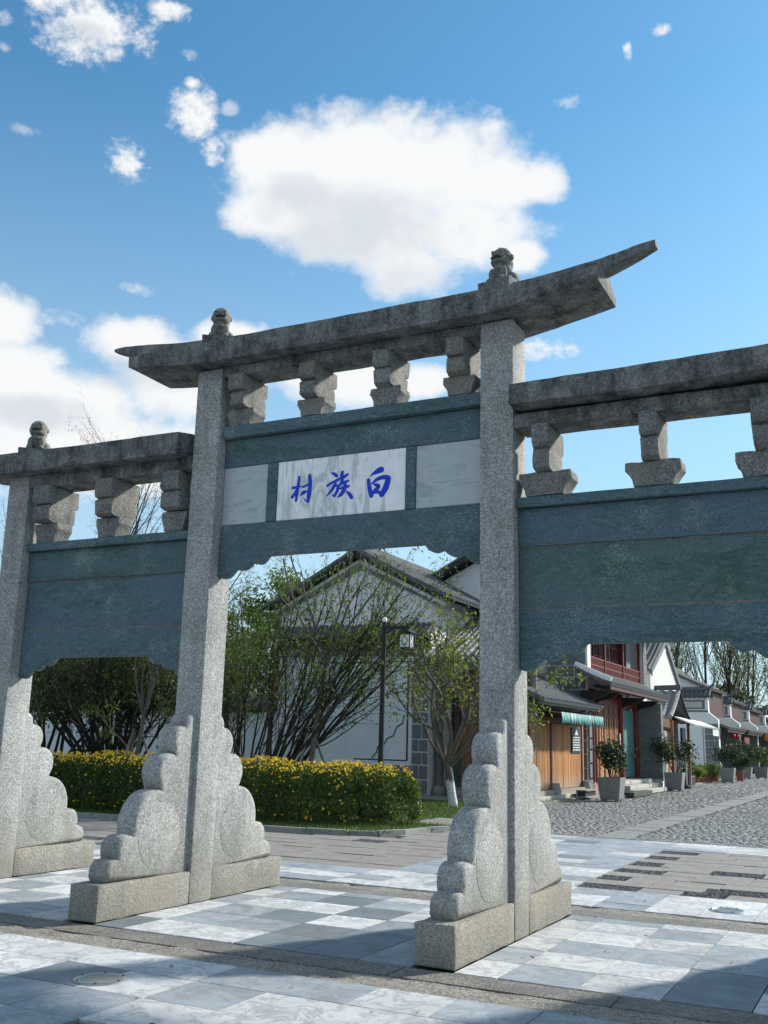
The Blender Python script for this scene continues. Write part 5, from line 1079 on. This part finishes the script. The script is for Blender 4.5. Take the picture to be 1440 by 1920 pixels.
T = T[keep]; T[:, 2] += np.where(T[:, 2] > .88, g.uniform(0, .10, len(T)), 0); V, Fq = flowers(T, g, .024); npmesh('hedge_flowers', V, Fq, PETAL, hd, kind='stuff')
# ------------------------------------------------------------------ grass
def poly_in(x, y, poly):
    c = False
    for (a, b), (p, q) in zip(poly, poly[1:] + poly[:1]):
        if (b > y) != (q > y) and x < (p - a) * (y - b) / (q - b) + a: c = not c
    return c
pts = []
while len(pts) < 46000:
    x = -22 + 18.2 * rng.random() ** .75; y = rng.uniform(6.5, 18.8)
    if y > 11 and x < -12 and rng.random() < .7: continue
    if poly_in(x, y, lawn_poly) and not (-5.4 < x < -3.8 and 9.4 < y < 11.2) and noise.noise((x * .9, y * .9, 3)) > -.45: pts.append((x, y, .04))
V, Fq = leaf_cards(np.array(pts), .085, .011, -1.3, g, .55); tag(npmesh('lawn_grass', V, Fq, GRASSM, None, (-10, 10, 0)), 'short uneven grass of the planted bed', 'grass', kind='stuff')
pts = [(x + rng.gauss(0, .06), y + .03 + rng.gauss(0, .06), .02) for _ in range(900) for (x, y) in [(lambda i, t: (KERBP[i][0] + (KERBP[i + 1][0] - KERBP[i][0]) * t, KERBP[i][1] + (KERBP[i + 1][1] - KERBP[i][1]) * t))(rng.randrange(2, 10), rng.random())] if noise.noise((x * 1.5, y * 1.5, 8)) > .05]
pts += [(rng.uniform(-5.9, -5.2), rng.uniform(17.5, 20), .06) for _ in range(160)]
V, Fq = leaf_cards(np.array(pts), .10, .012, -1.0, g, .7); tag(npmesh('kerb_weeds', V, Fq, GRASSM, None, (-6, 8, 0)), 'tufts of weeds growing along the kerb joints', 'weeds', kind='stuff')
# ------------------------------------------------------------------ potted plants
def pot(name, x, y, s, h, label, m=CONC, plant=1.0, n=700, rz=0.0, leaf=LEAFP, cat='potted plant', taper=.78, grp='planters along the shop fronts', round_=False):
    e = empty(name, (x, y, .02), label, cat, grp); b = MB(); t = s * taper
    if round_: b.lathe((x, y, .02), [(t / 2, 0), (s / 2 * .95, h * .85), (s / 2 * 1.06, h * .86), (s / 2 * 1.06, h), (s / 2 * .9, h), (s / 2 * .85, h - .06)], 14); b.build('pot', m, e, smooth=40)
    else:
        V = []; 
        for w, z in ((t, .0), (s, h), (s - .09, h), (s - .12, h - .07)):
            for a, c in ((-1, -1), (1, -1), (1, 1), (-1, 1)): V.append((x + a * w / 2, y + c * w / 2, .05 + z))
        Fc = [(3, 2, 1, 0), (12, 13, 14, 15)]
        for k in range(3): Fc += [(k * 4 + i, k * 4 + (i + 1) % 4, k * 4 + 4 + (i + 1) % 4, k * 4 + 4 + i) for i in range(4)]
        b.add(V, Fc).build('planter', m, e, bevel=.012, seg=1)
        for a, c in ((-1, -1), (1, -1), (1, 1), (-1, 1)): bx('foot', x + a * t * .36 - .06, x + a * t * .36 + .06, y + c * t * .36 - .06, y + c * t * .36 + .06, .015, .049, m, e)
    tr = Tree(int(abs(x * 131 + y * 71)) % 9973)
    P = dict(seg=[.14, .12, .09], wob=[.1, .14, .2], up=[.05, .03, .0], tap=[.5, .6, .6], kids=[5, 4], ang=[.6, .7], len=[.55, .5], rk=[.6, .6], sides=[5, 4, 3], split=1, lpn=7); P['from'] = [.3, .2]
    for k in range(5): a = k * 1.26 + tr.r.random(); tr.branch((x + .05 * math.cos(a), y + .05 * math.sin(a), h), (.55 * math.cos(a), .55 * math.sin(a), 1), plant * .78, .018, 0, P)
    tr.done(e, BARK2, BARK2, leaf, .12, .058, .25, .09, 1.0); return e
pot('planter', -4.62, 21.9, .70, .62, 'large tapered concrete planter with a dark leafy bush left of the door steps', plant=1.05)
pot('planter', -4.62, 31.4, .68, .62, 'tapered concrete planter with a wide dark bush before the porch shop', plant=1.35)
pot('planter', -4.55, 44.2, .68, .66, 'tapered concrete planter with a thin bush near the first row house door', plant=1.15)
pot('planter', -4.75, 52.5, .62, .6, 'concrete planter with twiggy plant in front of the red standing board', plant=1.5)
pot('planter', -4.4, 56.5, .8, .6, 'low grey planter with a round bush near the right picture edge', plant=1.1, leaf=LEAFG)
pot('planter', -4.2, 63, .7, .6, 'last grey planter at the right picture edge', plant=1.2)
pot('flower_pot', -4.45, 47.6, .42, .5, 'red pot standing right of the thin bush planter', TERRA, .8, round_=True)
for k, (y, p_, lb) in enumerate(((41.0, .25, 'terracotta pot nearest the round shrub in the low row'), (41.9, .28, 'second small terracotta pot of the low row'), (42.9, .25, 'third small terracotta pot, middle of the low row'), (44.0, .3, 'fourth small terracotta pot of the low row'), (45.1, .42, 'largest terracotta pot, last of the low row beside the concrete planter'))): pot('terracotta_pot', -5.55 + .06 * k, y, .42, .28, lb, TERRA, p_ + .12, round_=True, grp='low row of terracotta pots', leaf=LEAFG)
e = empty('trough_planter', (-5.4, 37.5, 0), 'black trough with a round clipped shrub behind the signboard pole', 'potted plant'); bx('trough', -5.75, -5.05, 36.9, 38.2, .05, .42, BLACKM, e, bevel=.02, seg=1)
gg = np.random.default_rng(5); d = gg.normal(size=(900, 3)); d /= np.linalg.norm(d, axis=1)[:, None]; V, Fq = leaf_cards(np.array([-5.4, 37.5, .85]) + d * gg.uniform(.7, 1, (900, 1)) * np.array([.48, .5, .48]), .1, .05, 0, gg); npmesh('clipped_leaves', V, Fq, LEAFD, e); MB().tube([(-5.4, 37.5, .4), (-5.4, 37.5, .9)], .03, 6).build('stem', BARK2, e)
g2 = np.random.default_rng(9); n = 130; fl = np.stack([g2.uniform(-9, 3, n), g2.uniform(-4.2, 9, n), np.full(n, .012)], 1); fl = fl[~((np.abs(fl[:, 1]) < 1.5) & (np.minimum.reduce([np.abs(fl[:, 0] - q) for q in (XA, XB, XC, XD)]) < .25))]
V, Fq = leaf_cards(fl, .05, .026, 0, g2); V = V.reshape(-1, 4, 3); V[:, :, 2] = .006 + np.abs(V[:, :, 2] - .012) * .25; tag(npmesh('fallen_leaves', V.reshape(-1, 3), Fq, leafm('dry_leaf', (.12, .08, .03), (.2, .14, .06), (.36, .31, .22), .1), None, (0, 2, 0)), 'scattered dry fallen leaves on the paving', 'leaves', kind='stuff')
print('leaves', LOG, sum(len(m.polygons) for m in bpy.data.meshes))
